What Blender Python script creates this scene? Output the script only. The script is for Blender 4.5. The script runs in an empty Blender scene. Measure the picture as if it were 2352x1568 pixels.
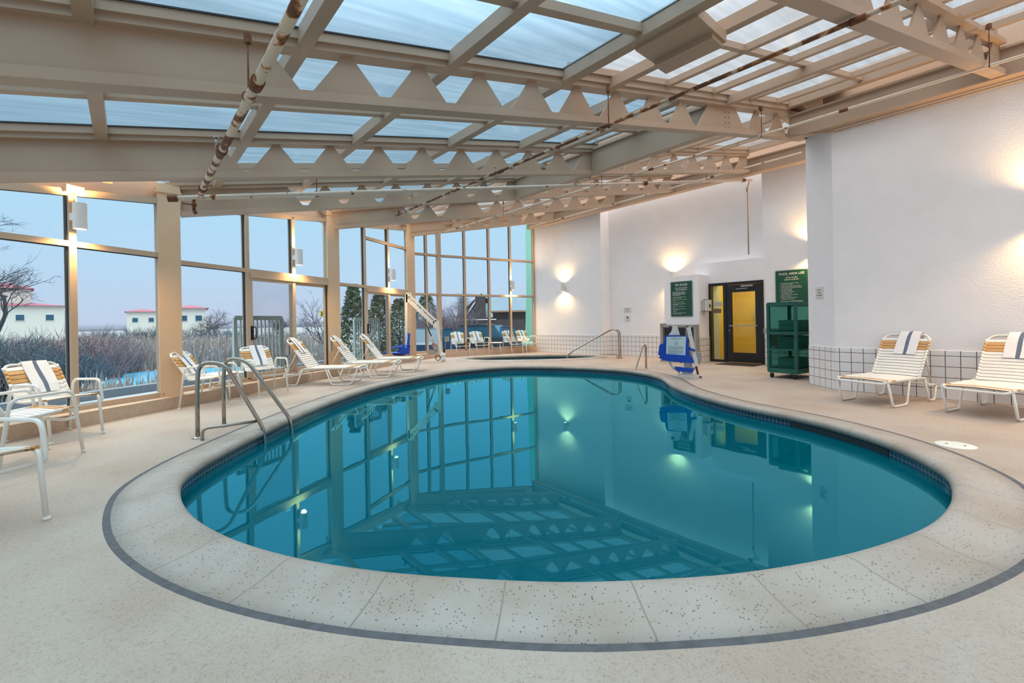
import bpy, math, random
from mathutils import Vector, Matrix
from mathutils.geometry import tessellate_polygon
R = random.Random(7)
PI = math.pi
SC = bpy.context.scene
COL = SC.collection

# ------------------------------------------------------------------ survey frame
# world: X right, Y depth, Z up, metres.  The building grid runs along U (purlins) and V (across)
FPX, ROLL, HZ, HC = 1016.2, .018, 736.75, 1.209
TH = math.radians(-40.88)
U = Vector((math.sin(TH), math.cos(TH), 0)); V = Vector((math.cos(TH), -math.sin(TH), 0))
Z0, KS = 2.78, .17                       # underside of the roof girders: z = Z0 + KS*v


def P(u, v, z=0.0):
    return U * u + V * v + Vector((0, 0, z))


def uv_of(p):
    return p.x * U.x + p.y * U.y, p.x * V.x + p.y * V.y


def zr(v, d=0.0):
    return Z0 + KS * v + d


# ------------------------------------------------------------------ materials
def nt(name):
    m = bpy.data.materials.new(name); m.use_nodes = True
    t = m.node_tree; t.nodes.clear()
    o = t.nodes.new('ShaderNodeOutputMaterial')
    return m, t, o


def N(t, k, **kw):
    n = t.nodes.new(k)
    for a, b in kw.items():
        if a.startswith('i_'):
            n.inputs[a[2:].replace('_', ' ')].default_value = b
        else:
            setattr(n, a, b)
    return n


def ramp(t, stops):
    r = N(t, 'ShaderNodeValToRGB'); e = r.color_ramp.elements
    while len(e) < len(stops): e.new(.5)
    for i, (p, c) in enumerate(stops):
        e[i].position = p; e[i].color = (*c, 1) if len(c) == 3 else c
    return r


def rgba(c): return (*c, 1)


def pbr(name, col, rough=.5, metal=0, var=0, vscale=8, bump=0, bscale=60, col2=None, spec=.5, stretch=None, lo=.35, hi=.65):
    m, t, o = nt(name)
    b = N(t, 'ShaderNodeBsdfPrincipled'); b.inputs['Base Color'].default_value = rgba(col)
    b.inputs['Roughness'].default_value = rough; b.inputs['Metallic'].default_value = metal
    b.inputs['Specular IOR Level'].default_value = spec
    L = t.links.new
    L(b.outputs[0], o.inputs[0])
    if var or bump or col2:
        tc = N(t, 'ShaderNodeTexCoord'); src = tc.outputs['Object']
        if stretch:
            mp = N(t, 'ShaderNodeMapping'); mp.inputs['Scale'].default_value = stretch
            L(src, mp.inputs[0]); src = mp.outputs[0]
    if var or col2:
        n = N(t, 'ShaderNodeTexNoise'); n.inputs['Scale'].default_value = vscale; n.inputs['Detail'].default_value = 6
        L(src, n.inputs['Vector'])
        c2 = col2 or tuple(max(0, x * (1 - var)) for x in col)
        r = ramp(t, [(lo, c2), (hi, col)]); L(n.outputs[0], r.inputs[0]); L(r.outputs[0], b.inputs['Base Color'])
    if bump:
        n2 = N(t, 'ShaderNodeTexNoise'); n2.inputs['Scale'].default_value = bscale; n2.inputs['Detail'].default_value = 4
        L(src, n2.inputs['Vector'])
        bp = N(t, 'ShaderNodeBump'); bp.inputs['Strength'].default_value = bump; bp.inputs['Distance'].default_value = .01
        L(n2.outputs[0], bp.inputs['Height']); L(bp.outputs[0], b.inputs['Normal'])
    return m


def emis(name, col, s):
    m, t, o = nt(name); e = N(t, 'ShaderNodeEmission'); e.inputs[0].default_value = rgba(col); e.inputs[1].default_value = s
    t.links.new(e.outputs[0], o.inputs[0]); return m


def glass_mat(name, tint, gcol=(1, 1, 1), k=.9):
    m, t, o = nt(name); L = t.links.new
    tr = N(t, 'ShaderNodeBsdfTransparent'); tr.inputs[0].default_value = rgba(tint)
    g = N(t, 'ShaderNodeBsdfGlossy'); g.inputs[0].default_value = rgba(gcol); g.inputs['Roughness'].default_value = .02
    f = N(t, 'ShaderNodeFresnel'); f.inputs[0].default_value = 1.3
    x = N(t, 'ShaderNodeMixShader'); mu = N(t, 'ShaderNodeMath', operation='MULTIPLY'); mu.inputs[1].default_value = k
    L(f.outputs[0], mu.inputs[0]); L(mu.outputs[0], x.inputs[0]); L(tr.outputs[0], x.inputs[1]); L(g.outputs[0], x.inputs[2]); L(x.outputs[0], o.inputs[0])
    return m


def tile_mat(name, tile, grout, size, gw, rough=.15, brick=False, off=0.0, vcol=None):
    """square tiles from UVs in metres (u along, v up)"""
    m, t, o = nt(name); L = t.links.new
    b = N(t, 'ShaderNodeBsdfPrincipled'); b.inputs['Roughness'].default_value = rough
    uvn = N(t, 'ShaderNodeUVMap'); sp = N(t, 'ShaderNodeSeparateXYZ'); L(uvn.outputs[0], sp.inputs[0])

    def line(out, sz):
        d = N(t, 'ShaderNodeMath', operation='DIVIDE'); d.inputs[1].default_value = sz; L(out, d.inputs[0])
        f = N(t, 'ShaderNodeMath', operation='FRACT'); L(d.outputs[0], f.inputs[0])
        c = N(t, 'ShaderNodeMath', operation='LESS_THAN'); c.inputs[1].default_value = gw / sz; L(f.outputs[0], c.inputs[0])
        return c.outputs[0]
    a = line(sp.outputs[0], size[0]); c = line(sp.outputs[1], size[1])
    mx = N(t, 'ShaderNodeMath', operation='MAXIMUM'); L(a, mx.inputs[0]); L(c, mx.inputs[1])
    mix = N(t, 'ShaderNodeMix', data_type='RGBA'); L(mx.outputs[0], mix.inputs[0])
    mix.inputs[6].default_value = rgba(tile); mix.inputs[7].default_value = rgba(grout)
    if vcol:
        w = N(t, 'ShaderNodeTexWhiteNoise', noise_dimensions='2D')
        vm = N(t, 'ShaderNodeVectorMath', operation='DIVIDE'); vm.inputs[1].default_value = (size[0], size[1], 1); L(uvn.outputs[0], vm.inputs[0])
        fl = N(t, 'ShaderNodeVectorMath', operation='FLOOR'); L(vm.outputs[0], fl.inputs[0]); L(fl.outputs[0], w.inputs['Vector'])
        r = ramp(t, [(0, tile), (1, vcol)]); L(w.outputs[0], r.inputs[0]); L(r.outputs[0], mix.inputs[6])
    L(mix.outputs[2], b.inputs['Base Color']); L(b.outputs[0], o.inputs[0])
    bp = N(t, 'ShaderNodeBump'); bp.inputs['Strength'].default_value = .4; bp.inputs['Distance'].default_value = .004; bp.invert = True
    L(mx.outputs[0], bp.inputs['Height']); L(bp.outputs[0], b.inputs['Normal'])
    return m


def floor_mat():
    m, t, o = nt('deck concrete'); L = t.links.new
    b = N(t, 'ShaderNodeBsdfPrincipled'); b.inputs['Roughness'].default_value = .62; b.inputs['Specular IOR Level'].default_value = .35
    tc = N(t, 'ShaderNodeTexCoord')
    n = N(t, 'ShaderNodeTexNoise'); n.inputs['Scale'].default_value = 1.1; n.inputs['Detail'].default_value = 5; L(tc.outputs['Object'], n.inputs['Vector'])
    r = ramp(t, [(.3, (.43, .33, .26)), (.55, (.50, .42, .355)), (.75, (.48, .375, .295))]); L(n.outputs[0], r.inputs[0])
    n2 = N(t, 'ShaderNodeTexNoise'); n2.inputs['Scale'].default_value = 70; n2.inputs['Detail'].default_value = 3; n2.inputs['Distortion'].default_value = 1.5
    L(tc.outputs['Object'], n2.inputs['Vector'])
    r2 = ramp(t, [(.36, (.72, .70, .69)), (.47, (1, 1, 1))]); L(n2.outputs[0], r2.inputs[0])
    mx = N(t, 'ShaderNodeMix', data_type='RGBA', blend_type='MULTIPLY'); mx.inputs[0].default_value = .75
    L(r.outputs[0], mx.inputs[6]); L(r2.outputs[0], mx.inputs[7]); L(mx.outputs[2], b.inputs['Base Color'])
    n3 = N(t, 'ShaderNodeTexNoise'); n3.inputs['Scale'].default_value = 38; n3.inputs['Detail'].default_value = 5; L(tc.outputs['Object'], n3.inputs['Vector'])
    r3 = ramp(t, [(.4, (0, 0, 0)), (.55, (1, 1, 1))]); L(n3.outputs[0], r3.inputs[0])
    bp = N(t, 'ShaderNodeBump'); bp.inputs['Strength'].default_value = .35; bp.inputs['Distance'].default_value = .006
    L(r3.outputs[0], bp.inputs['Height']); L(bp.outputs[0], b.inputs['Normal']); L(b.outputs[0], o.inputs[0])
    return m


def coping_mat():
    m, t, o = nt('speckled coping stone'); L = t.links.new
    b = N(t, 'ShaderNodeBsdfPrincipled'); b.inputs['Roughness'].default_value = .5
    tc = N(t, 'ShaderNodeTexCoord')
    n = N(t, 'ShaderNodeTexNoise'); n.inputs['Scale'].default_value = 2.2; n.inputs['Detail'].default_value = 5; L(tc.outputs['Object'], n.inputs['Vector'])
    r = ramp(t, [(.3, (.36, .29, .23)), (.6, (.44, .39, .345))]); L(n.outputs[0], r.inputs[0])
    vo = N(t, 'ShaderNodeTexVoronoi'); vo.inputs['Scale'].default_value = 75; L(tc.outputs['Object'], vo.inputs['Vector'])
    sp = N(t, 'ShaderNodeSeparateColor'); L(vo.outputs['Color'], sp.inputs[0])
    th = N(t, 'ShaderNodeMath', operation='MULTIPLY'); th.inputs[1].default_value = .34; L(sp.outputs[0], th.inputs[0])
    lt = N(t, 'ShaderNodeMath', operation='LESS_THAN'); L(vo.outputs['Distance'], lt.inputs[0]); L(th.outputs[0], lt.inputs[1])
    gt = N(t, 'ShaderNodeMath', operation='GREATER_THAN'); gt.inputs[1].default_value = .35; L(sp.outputs[1], gt.inputs[0])
    mu = N(t, 'ShaderNodeMath', operation='MULTIPLY'); L(lt.outputs[0], mu.inputs[0]); L(gt.outputs[0], mu.inputs[1])
    mx = N(t, 'ShaderNodeMix', data_type='RGBA'); L(mu.outputs[0], mx.inputs[0]); L(r.outputs[0], mx.inputs[6]); mx.inputs[7].default_value = (.13, .12, .115, 1)
    # joints between the coping stones (arc length in uv.x)
    uvn = N(t, 'ShaderNodeUVMap'); s2 = N(t, 'ShaderNodeSeparateXYZ'); L(uvn.outputs[0], s2.inputs[0])
    d = N(t, 'ShaderNodeMath', operation='DIVIDE'); d.inputs[1].default_value = .56; L(s2.outputs[0], d.inputs[0])
    f = N(t, 'ShaderNodeMath', operation='FRACT'); L(d.outputs[0], f.inputs[0])
    c = N(t, 'ShaderNodeMath', operation='LESS_THAN'); c.inputs[1].default_value = .014; L(f.outputs[0], c.inputs[0])
    mj = N(t, 'ShaderNodeMix', data_type='RGBA'); L(c.outputs[0], mj.inputs[0]); L(mx.outputs[2], mj.inputs[6]); mj.inputs[7].default_value = (.27, .235, .19, 1)
    L(mj.outputs[2], b.inputs['Base Color'])
    bp = N(t, 'ShaderNodeBump'); bp.inputs['Strength'].default_value = .5; bp.inputs['Distance'].default_value = .003; bp.invert = True
    L(mu.outputs[0], bp.inputs['Height']); L(bp.outputs[0], b.inputs['Normal']); L(b.outputs[0], o.inputs[0])
    return m


def water_mat(name, body, tint, gloss):
    m, t, o = nt(name); L = t.links.new
    tc = N(t, 'ShaderNodeTexCoord')
    n = N(t, 'ShaderNodeTexNoise'); n.inputs['Scale'].default_value = 1.6; n.inputs['Detail'].default_value = 2; L(tc.outputs['Object'], n.inputs['Vector'])
    bp = N(t, 'ShaderNodeBump'); bp.inputs['Strength'].default_value = .045; bp.inputs['Distance'].default_value = .02; L(n.outputs[0], bp.inputs['Height'])
    g = N(t, 'ShaderNodeBsdfGlossy'); g.inputs[0].default_value = rgba(gloss); g.inputs['Roughness'].default_value = .012; L(bp.outputs[0], g.inputs['Normal'])
    tr = N(t, 'ShaderNodeBsdfTransparent'); tr.inputs[0].default_value = rgba(tint)
    d = N(t, 'ShaderNodeBsdfDiffuse'); d.inputs[0].default_value = rgba(body)
    bo = N(t, 'ShaderNodeMixShader'); bo.inputs[0].default_value = .62; L(tr.outputs[0], bo.inputs[1]); L(d.outputs[0], bo.inputs[2])
    f = N(t, 'ShaderNodeFresnel'); f.inputs[0].default_value = 1.85; L(bp.outputs[0], f.inputs['Normal'])
    x = N(t, 'ShaderNodeMixShader'); L(f.outputs[0], x.inputs[0]); L(bo.outputs[0], x.inputs[1]); L(g.outputs[0], x.inputs[2]); L(x.outputs[0], o.inputs[0])
    return m


def roofpane_mat(name, c1, c2, trans):
    m, t, o = nt(name); L = t.links.new
    tc = N(t, 'ShaderNodeUVMap')
    w = N(t, 'ShaderNodeTexWave', wave_type='BANDS', bands_direction='Y'); w.inputs['Scale'].default_value = 16; L(tc.outputs[0], w.inputs['Vector'])
    mp = N(t, 'ShaderNodeMapping'); mp.inputs['Scale'].default_value = (.5, 7, 1); L(tc.outputs[0], mp.inputs[0])
    n = N(t, 'ShaderNodeTexNoise'); n.inputs['Scale'].default_value = 1.4; n.inputs['Detail'].default_value = 5; L(mp.outputs[0], n.inputs['Vector'])
    r = ramp(t, [(.3, c2), (.65, c1)]); L(n.outputs[0], r.inputs[0])
    rw = ramp(t, [(0, (.88, .9, .92)), (1, (1, 1, 1))]); L(w.outputs[0], rw.inputs[0])
    mx = N(t, 'ShaderNodeMix', data_type='RGBA', blend_type='MULTIPLY'); mx.inputs[0].default_value = 1; L(r.outputs[0], mx.inputs[6]); L(rw.outputs[0], mx.inputs[7])
    tl = N(t, 'ShaderNodeBsdfTranslucent'); L(mx.outputs[2], tl.inputs[0])
    tr = N(t, 'ShaderNodeBsdfTransparent'); L(mx.outputs[2], tr.inputs[0])
    a = N(t, 'ShaderNodeMixShader'); a.inputs[0].default_value = trans; L(tl.outputs[0], a.inputs[1]); L(tr.outputs[0], a.inputs[2])
    g = N(t, 'ShaderNodeBsdfGlossy'); g.inputs['Roughness'].default_value = .12
    f = N(t, 'ShaderNodeFresnel'); f.inputs[0].default_value = 1.35
    x = N(t, 'ShaderNodeMixShader'); L(f.outputs[0], x.inputs[0]); L(a.outputs[0], x.inputs[1]); L(g.outputs[0], x.inputs[2]); L(x.outputs[0], o.inputs[0])
    return m


def rust_mat(name, paint, amt):
    m, t, o = nt(name); L = t.links.new
    b = N(t, 'ShaderNodeBsdfPrincipled'); b.inputs['Roughness'].default_value = .65
    tc = N(t, 'ShaderNodeTexCoord')
    n = N(t, 'ShaderNodeTexNoise'); n.inputs['Scale'].default_value = 7; n.inputs['Detail'].default_value = 6; L(tc.outputs['Object'], n.inputs['Vector'])
    r = ramp(t, [(amt - .05, (.13, .05, .02)), (amt, (.42, .17, .045)), (amt + .025, paint)]); L(n.outputs[0], r.inputs[0])
    L(r.outputs[0], b.inputs['Base Color']); L(b.outputs[0], o.inputs[0]); return m


M = {}
M['floor'] = floor_mat()
M['coping'] = coping_mat()
M['sealant'] = pbr('grey joint sealant', (.12, .12, .13), .7, var=.3, vscale=20)
M['wall'] = pbr('white stucco', (.92, .92, .95), .85, var=.03, vscale=3, bump=.35, bscale=45)
M['tile'] = tile_mat('white wall tile dark grout', (.84, .845, .86), (.13, .10, .10), (.1524, .1524), .009)
M['navytile'] = tile_mat('navy waterline tile', (.035, .075, .16), (.30, .36, .40), (.052, .052), .005, vcol=(.02, .045, .09))
M['beam'] = pbr('beige painted steel', (.47, .34, .245), .5, var=.06, vscale=2)
M['frame'] = pbr('beige window aluminium', (.56, .42, .30), .4)
M['column'] = pbr('tan painted column', (.70, .50, .33), .5, var=.04, vscale=3)
M['curb'] = pbr('tan curb concrete', (.62, .46, .34), .8, var=.12, vscale=14, bump=.3)
M['dark'] = pbr('dark gasket', (.02, .025, .03), .5)
M['pane'] = glass_mat('window pane', (.78, .95, 1.0))
M['panescreen'] = glass_mat('sliding door pane with screen', (.62, .72, .76))
M['roofblue'] = roofpane_mat('ribbed polycarbonate blue', (.42, .57, .65), (.28, .42, .50), .88)
M['roofgrey'] = roofpane_mat('ribbed polycarbonate grey', (.66, .67, .68), (.52, .52, .50), .80)
M['white'] = pbr('white powder coat', (.85, .83, .78), .35)
M['strapw'] = pbr('white vinyl strap', (.88, .85, .79), .4)
M['strapt'] = pbr('tan vinyl strap', (.66, .36, .12), .42, var=.15, vscale=5)
M['towel'] = pbr('white terry towel', (.88, .87, .88), .95, bump=.5, bscale=220)
M['stripe'] = pbr('slate blue stripe', (.13, .17, .25), .95)
M['chrome'] = pbr('brushed stainless steel', (.40, .37, .33), .22, metal=1)
M['bronze'] = pbr('weathered steel rail', (.50, .42, .35), .28, metal=1)
M['lampw'] = pbr('lamp housing white', (.78, .76, .74), .5)
M['bulb'] = emis('lamp glow', (1, .72, .38), 28)
M['rustpipe'] = rust_mat('rusted white pipe', (.66, .55, .42), .47)
M['rustmore'] = rust_mat('heavily rusted pipe', (.52, .43, .33), .53)
M['rustless'] = rust_mat('pipe with rust spots', (.66, .58, .49), .36)
M['rusty'] = pbr('rusted iron', (.20, .075, .03), .8, var=.5, vscale=30)
M['black'] = pbr('black anodised', (.012, .011, .011), .35)
M['brass'] = pbr('dull metal', (.45, .42, .38), .35, metal=1)
M['yellow'] = pbr('yellow corridor wall', (.86, .60, .13), .7)
M['brownfl'] = pbr('corridor floor', (.45, .27, .10), .5)
M['signgreen'] = pbr('dark green sign face', (.008, .075, .045), .35)
M['signrim'] = pbr('sign rim', (.25, .30, .29), .4)
M['letter'] = pbr('white lettering', (.85, .9, .86), .5)
M['ink'] = pbr('dark lettering', (.05, .06, .07), .6)
M['paper'] = pbr('pale sign plate', (.72, .74, .70), .5)
M['grey'] = pbr('grey electrical box', (.48, .50, .50), .45)
M['mat'] = pbr('dark door mat', (.035, .025, .022), .95, var=.3, vscale=60)
M['fount'] = pbr('taupe fountain body', (.26, .18, .14), .4, metal=.2)
M['fountst'] = pbr('fountain steel top', (.50, .42, .36), .3, metal=.8)
M['green'] = pbr('green cart fabric', (.012, .12, .095), .6, var=.2, vscale=6)
M['greenmesh'] = glass_mat('green mesh', (.30, .56, .50), (.2, .5, .4), .3)
M['greentowel'] = pbr('folded towels', (.35, .45, .42), .95)
M['blue'] = pbr('royal blue plastic', (.005, .065, .50), .3)
M['liftw'] = pbr('lift white paint', (.72, .74, .72), .4)
M['ltblue'] = pbr('pale blue placard', (.55, .75, .80), .5)
M['liftgrey'] = pbr('grey actuator', (.33, .33, .32), .5)
M['water'] = water_mat('pool water', (.0, .15, .215), (.02, .5, .62), (.24, .84, 1.0))
M['spawater'] = water_mat('spa water', (.10, .28, .28), (.5, .8, .78), (.8, .95, 1.0))
M['basin'] = pbr('pool plaster', (.02, .28, .36), .8)
M['skim'] = pbr('white skimmer plastic', (.80, .80, .72), .5)
M['barrel'] = pbr('dark skimmer throat', (.02, .03, .035), .6)

# ------------------------------------------------------------------ mesh builder
class MB:
    def __init__(s): s.v = []; s.f = []; s.m = []; s.sm = []; s.uv = []

    def poly(s, pts, m=0, uv=None, smooth=False):
        i = len(s.v); s.v += [tuple(p) for p in pts]; s.f.append(tuple(range(i, i + len(pts)))); s.m.append(m); s.sm.append(smooth); s.uv.append(uv)

    def hexa(s, a, b, m=0):
        """a: 4 bottom points, b: 4 top points (same order, counter-clockwise from above)"""
        i = len(s.v); s.v += [tuple(p) for p in list(a) + list(b)]
        for q in ((3, 2, 1, 0), (4, 5, 6, 7), (0, 1, 5, 4), (1, 2, 6, 5), (2, 3, 7, 6), (3, 0, 4, 7)):
            s.f.append(tuple(i + k for k in q)); s.m.append(m); s.sm.append(False); s.uv.append(None)

    def fr(s, o, ax, ay, az, m=0):
        """box from corner o with edge vectors"""
        o, ax, ay, az = map(Vector, (o, ax, ay, az))
        a = [o, o + ax, o + ax + ay, o + ay]
        if ax.cross(ay).dot(az) < 0: a = a[::-1]
        s.hexa(a, [p + az for p in a], m)

    def box(s, c, size, m=0, rz=0):
        c = Vector(c); x, y, z = size; ca, sa = math.cos(rz), math.sin(rz)
        X, Y = Vector((ca, sa, 0)), Vector((-sa, ca, 0)); Z = Vector((0, 0, 1))
        s.fr(c - X * x / 2 - Y * y / 2 - Z * z / 2, X * x, Y * y, Z * z, m)

    def bar(s, p0, p1, w, h, m=0, up=(0, 0, 1)):
        """rectangular bar, p0-p1 is the axis; w across, h along 'up'"""
        p0, p1 = Vector(p0), Vector(p1); d = (p1 - p0); up = Vector(up)
        sd = d.cross(up).normalized(); uu = sd.cross(d).normalized()
        s.fr(p0 - sd * w / 2 - uu * h / 2, d, sd * w, uu * h, m)

    def prism(s, pts, vec, m=0):
        pts = [Vector(p) for p in pts]; vec = Vector(vec); n = len(pts)
        nor = Vector((0, 0, 0))
        for k in range(n): nor += pts[k].cross(pts[(k + 1) % n])
        if nor.dot(vec) > 0: pts = pts[::-1]
        i = len(s.v); s.v += [tuple(p) for p in pts] + [tuple(p + vec) for p in pts]
        fs = [tuple(range(i, i + n)), tuple(range(i + 2 * n - 1, i + n - 1, -1))] + [(i + (k + 1) % n, i + k, i + n + k, i + n + (k + 1) % n) for k in range(n)]
        for f in fs: s.f.append(f); s.m.append(m); s.sm.append(False); s.uv.append(None)

    def tube(s, path, r, n=8, m=0, closed=False, cap=True, r1=None):
        path = [Vector(p) for p in path]; L = len(path)
        if L < 2: return
        tang = []
        for k in range(L):
            a = path[k - 1] if (k or closed) else path[0]; b = path[(k + 1) % L] if (k < L - 1 or closed) else path[-1]
            tang.append((b - a).normalized())
        x = tang[0].orthogonal().normalized(); base = len(s.v)
        for k in range(L):
            x = (x - tang[k] * x.dot(tang[k])).normalized(); y = tang[k].cross(x)
            rr = r if r1 is None else r + (r1 - r) * k / (L - 1)
            for j in range(n):
                a = 2 * PI * j / n; s.v.append(tuple(path[k] + (x * math.cos(a) + y * math.sin(a)) * rr))
        for k in range(L if closed else L - 1):
            for j in range(n):
                a = base + k * n; b = base + ((k + 1) % L) * n
                s.f.append((a + j, a + (j + 1) % n, b + (j + 1) % n, b + j)); s.m.append(m); s.sm.append(True); s.uv.append(None)
        if cap and not closed:
            s.f.append(tuple(base + j for j in reversed(range(n)))); s.f.append(tuple(base + (L - 1) * n + j for j in range(n)))
            s.m += [m, m]; s.sm += [False, False]; s.uv += [None, None]

    def rev(s, prof, c=(0, 0, 0), n=20, m=0, axis='z', cap=True):
        c = Vector(c); base = len(s.v)
        for r, h in prof:
            for j in range(n):
                a = 2 * PI * j / n; q = Vector((r * math.cos(a), r * math.sin(a), h))
                if axis == 'x': q = Vector((q.z, q.x, q.y))
                if axis == 'y': q = Vector((q.x, q.z, -q.y))
                s.v.append(tuple(c + q))
        for k in range(len(prof) - 1):
            for j in range(n):
                a = base + k * n; b = a + n
                s.f.append((a + j, a + (j + 1) % n, b + (j + 1) % n, b + j)); s.m.append(m); s.sm.append(True); s.uv.append(None)
        if cap:
            s.f.append(tuple(base + j for j in reversed(range(n)))); s.f.append(tuple(base + (len(prof) - 1) * n + j for j in range(n)))
            s.m += [m, m]; s.sm += [False, False]; s.uv += [None, None]

    def ball(s, c, r, n=10, m=0, sz=1):
        s.rev([(max(1e-4, r * math.sin(PI * k / 8)), -r * sz * math.cos(PI * k / 8)) for k in range(9)], c, n, m)

    def build(s, name, mats, parent=None, kind=None, label=None):
        me = bpy.data.meshes.new(name); me.from_pydata(s.v, [], s.f)
        if not isinstance(mats, (list, tuple)): mats = [mats]
        for a in mats: me.materials.append(a)
        me.polygons.foreach_set('material_index', s.m); me.polygons.foreach_set('use_smooth', s.sm)
        if any(x is not None for x in s.uv):
            ul = me.uv_layers.new(name='UVMap')
            for p, q in zip(me.polygons, s.uv):
                if q:
                    for k, li in enumerate(p.loop_indices): ul.data[li].uv = q[k]
        me.update()
        o = bpy.data.objects.new(name, me); COL.objects.link(o)
        if parent: o.parent = parent
        if kind: o['kind'] = kind
        if label: o['label'] = label
        return o


def tag(o, label, cat, group=None, kind=None):
    if label: o['label'] = label
    if cat: o['category'] = cat
    if group: o['group'] = group
    if kind: o['kind'] = kind
    return o


def thing(name, label, cat, loc=(0, 0, 0), rz=0, group=None, kind=None):
    o = bpy.data.objects.new(name, None); o.empty_display_size = .1; COL.objects.link(o)
    o.location = loc; o.rotation_euler = (0, 0, rz)
    return tag(o, label, cat, group, kind)


def copy_tree(o, parent=None):
    c = o.copy(); COL.objects.link(c); c.parent = parent
    for ch in list(o.children): copy_tree(ch, c)
    return c


def fillet(pts, r, n=5, closed=False):
    pts = [Vector(p) for p in pts]; out = []; L = len(pts)
    for k, p in enumerate(pts):
        if not closed and k in (0, L - 1): out.append(p); continue
        a, b = pts[k - 1], pts[(k + 1) % L]; da, db = (a - p), (b - p)
        q = min(r, da.length * .49, db.length * .49); s0, s1 = p + da.normalized() * q, p + db.normalized() * q
        for i in range(n + 1):
            t = i / n; out.append(s0 * (1 - t) ** 2 + p * 2 * t * (1 - t) + s1 * t * t)
    return out


def text_obj(body, size, mats, parent, origin, right, up, name='lettering', align='LEFT', thick=.0015, xs=1.0):
    cu = bpy.data.curves.new('t', 'FONT'); cu.body = body; cu.size = size; cu.align_x = align; cu.extrude = thick / size * size; cu.space_line = 1.05
    to = bpy.data.objects.new('t', cu); COL.objects.link(to)
    dg = bpy.context.evaluated_depsgraph_get(); dg.update()
    me = bpy.data.meshes.new_from_object(to.evaluated_get(dg)); bpy.data.objects.remove(to); bpy.data.curves.remove(cu)
    right, up = Vector(right).normalized(), Vector(up).normalized(); nz = right.cross(up)
    o0 = Vector(origin)
    for v in me.vertices:
        c = v.co; v.co = o0 + right * c.x * xs + up * c.y + nz * (c.z + thick)
    me.materials.clear(); me.materials.append(mats)
    me.name = name; o = bpy.data.objects.new(name, me); COL.objects.link(o); o.parent = parent
    return o


# ------------------------------------------------------------------ plan outlines
def catmull(pts, per=8):
    out = []; n = len(pts)
    for i in range(n):
        p0, p1, p2, p3 = (Vector((*pts[(i + k) % n], 0)) for k in (-1, 0, 1, 2))
        for j in range(per):
            t = j / per
            out.append(.5 * ((2 * p1) + (p2 - p0) * t + (2 * p0 - 5 * p1 + 4 * p2 - p3) * t * t + (3 * p1 - p0 - 3 * p2 + p3) * t ** 3))
    return out


def resample(pts, n):
    L = [0]; m = len(pts)
    for i in range(m): L.append(L[-1] + (pts[(i + 1) % m] - pts[i]).length)
    out = []; k = 0
    for j in range(n):
        s = L[-1] * j / n
        while L[k + 1] < s: k += 1
        t = (s - L[k]) / max(1e-9, L[k + 1] - L[k]); out.append(pts[k].lerp(pts[(k + 1) % m], t))
    return out, L[-1]


def smooth_ring(p, it):
    for _ in range(it): p = [(p[i - 1] + p[i] * 2 + p[(i + 1) % len(p)]) / 4 for i in range(len(p))]
    return p


def offset_ring(p, d):
    n = len(p); out = []
    for i in range(n):
        t = p[(i + 1) % n] - p[i - 1]; nr = Vector((t.y, -t.x, 0)).normalized()     # outward for ccw rings
        out.append(p[i] + nr * d)
    return out


POOL = [(-2.48, 3.22), (-2.25, 2.95), (-2.0, 2.72), (-1.71, 2.52), (-1.42, 2.36), (-1.06, 2.21), (-.63, 2.09), (-.24, 2.03), (.22, 1.98), (.57, 1.99), (.98, 2.02),
        (1.49, 2.13), (1.88, 2.26), (2.35, 2.47), (2.76, 2.76), (3.03, 3.02), (3.24, 3.27), (3.38, 3.6), (3.48, 3.97), (3.51, 4.38), (3.46, 4.87), (3.35, 5.28), (3.18, 5.68),
        (3.02, 6.1), (2.90, 6.65), (2.84, 7.2), (2.83, 7.76), (2.89, 8.2), (2.99, 8.86), (2.88, 9.74), (2.36, 10.58), (1.45, 11.17), (.7, 11.48), (-.05, 11.58), (-.88, 11.23),
        (-1.62, 10.56), (-2.18, 9.54), (-2.48, 8.88), (-2.69, 8.17), (-2.84, 7.04), (-2.88, 6.35), (-2.88, 5.6), (-2.86, 4.9), (-2.83, 4.4), (-2.78, 3.95), (-2.66, 3.5)]
pr_, plen = resample(catmull(POOL), 260); POOLR = smooth_ring(pr_, 3)
SPA = [(.62 + 2.18 * math.cos(a) * (1 + .0 * math.cos(a)) + .10 * math.sin(a), 14.22 + .98 * math.sin(a) + .02 * math.cos(a)) for a in [2 * PI * k / 24 for k in range(24)]]
sr_, slen = resample(catmull(SPA), 120); SPAR = sr_


def ring_strip(mb, ra, za, rb, zb, length, m=0, t0=0, t1=1, smooth=True, flip=False):
    n = len(ra)
    for i in range(n):
        j = (i + 1) % n; s0, s1 = length * i / n, length * (i + 1) / n
        q = [ra[i] + Vector((0, 0, za)), ra[j] + Vector((0, 0, za)), rb[j] + Vector((0, 0, zb)), rb[i] + Vector((0, 0, zb))]
        w = [(s0, t0), (s1, t0), (s1, t1), (s0, t1)]
        if flip: q.reverse(); w.reverse()
        mb.poly(q, m, w, smooth)


def ring_strips(ring, prof, length, name, mat, parent, closed_smooth=True):
    """profile [(offset, z)...] swept round the ring as one welded skin"""
    mb = MB(); n = len(ring); rs = [offset_ring(ring, o) for o, z in prof]; k = len(prof)
    for r_, (o, z) in zip(rs, prof): mb.v += [(p.x, p.y, z) for p in r_]
    for a in range(k - 1):
        for i in range(n):
            j = (i + 1) % n; s0, s1 = length * i / n, length * (i + 1) / n
            mb.f.append((a * n + i, (a + 1) * n + i, (a + 1) * n + j, a * n + j)); mb.m.append(0); mb.sm.append(True)
            mb.uv.append([(s0, prof[a][1]), (s0, prof[a + 1][1]), (s1, prof[a + 1][1]), (s1, prof[a][1])])
    return mb.build(name, mat, parent)


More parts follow.
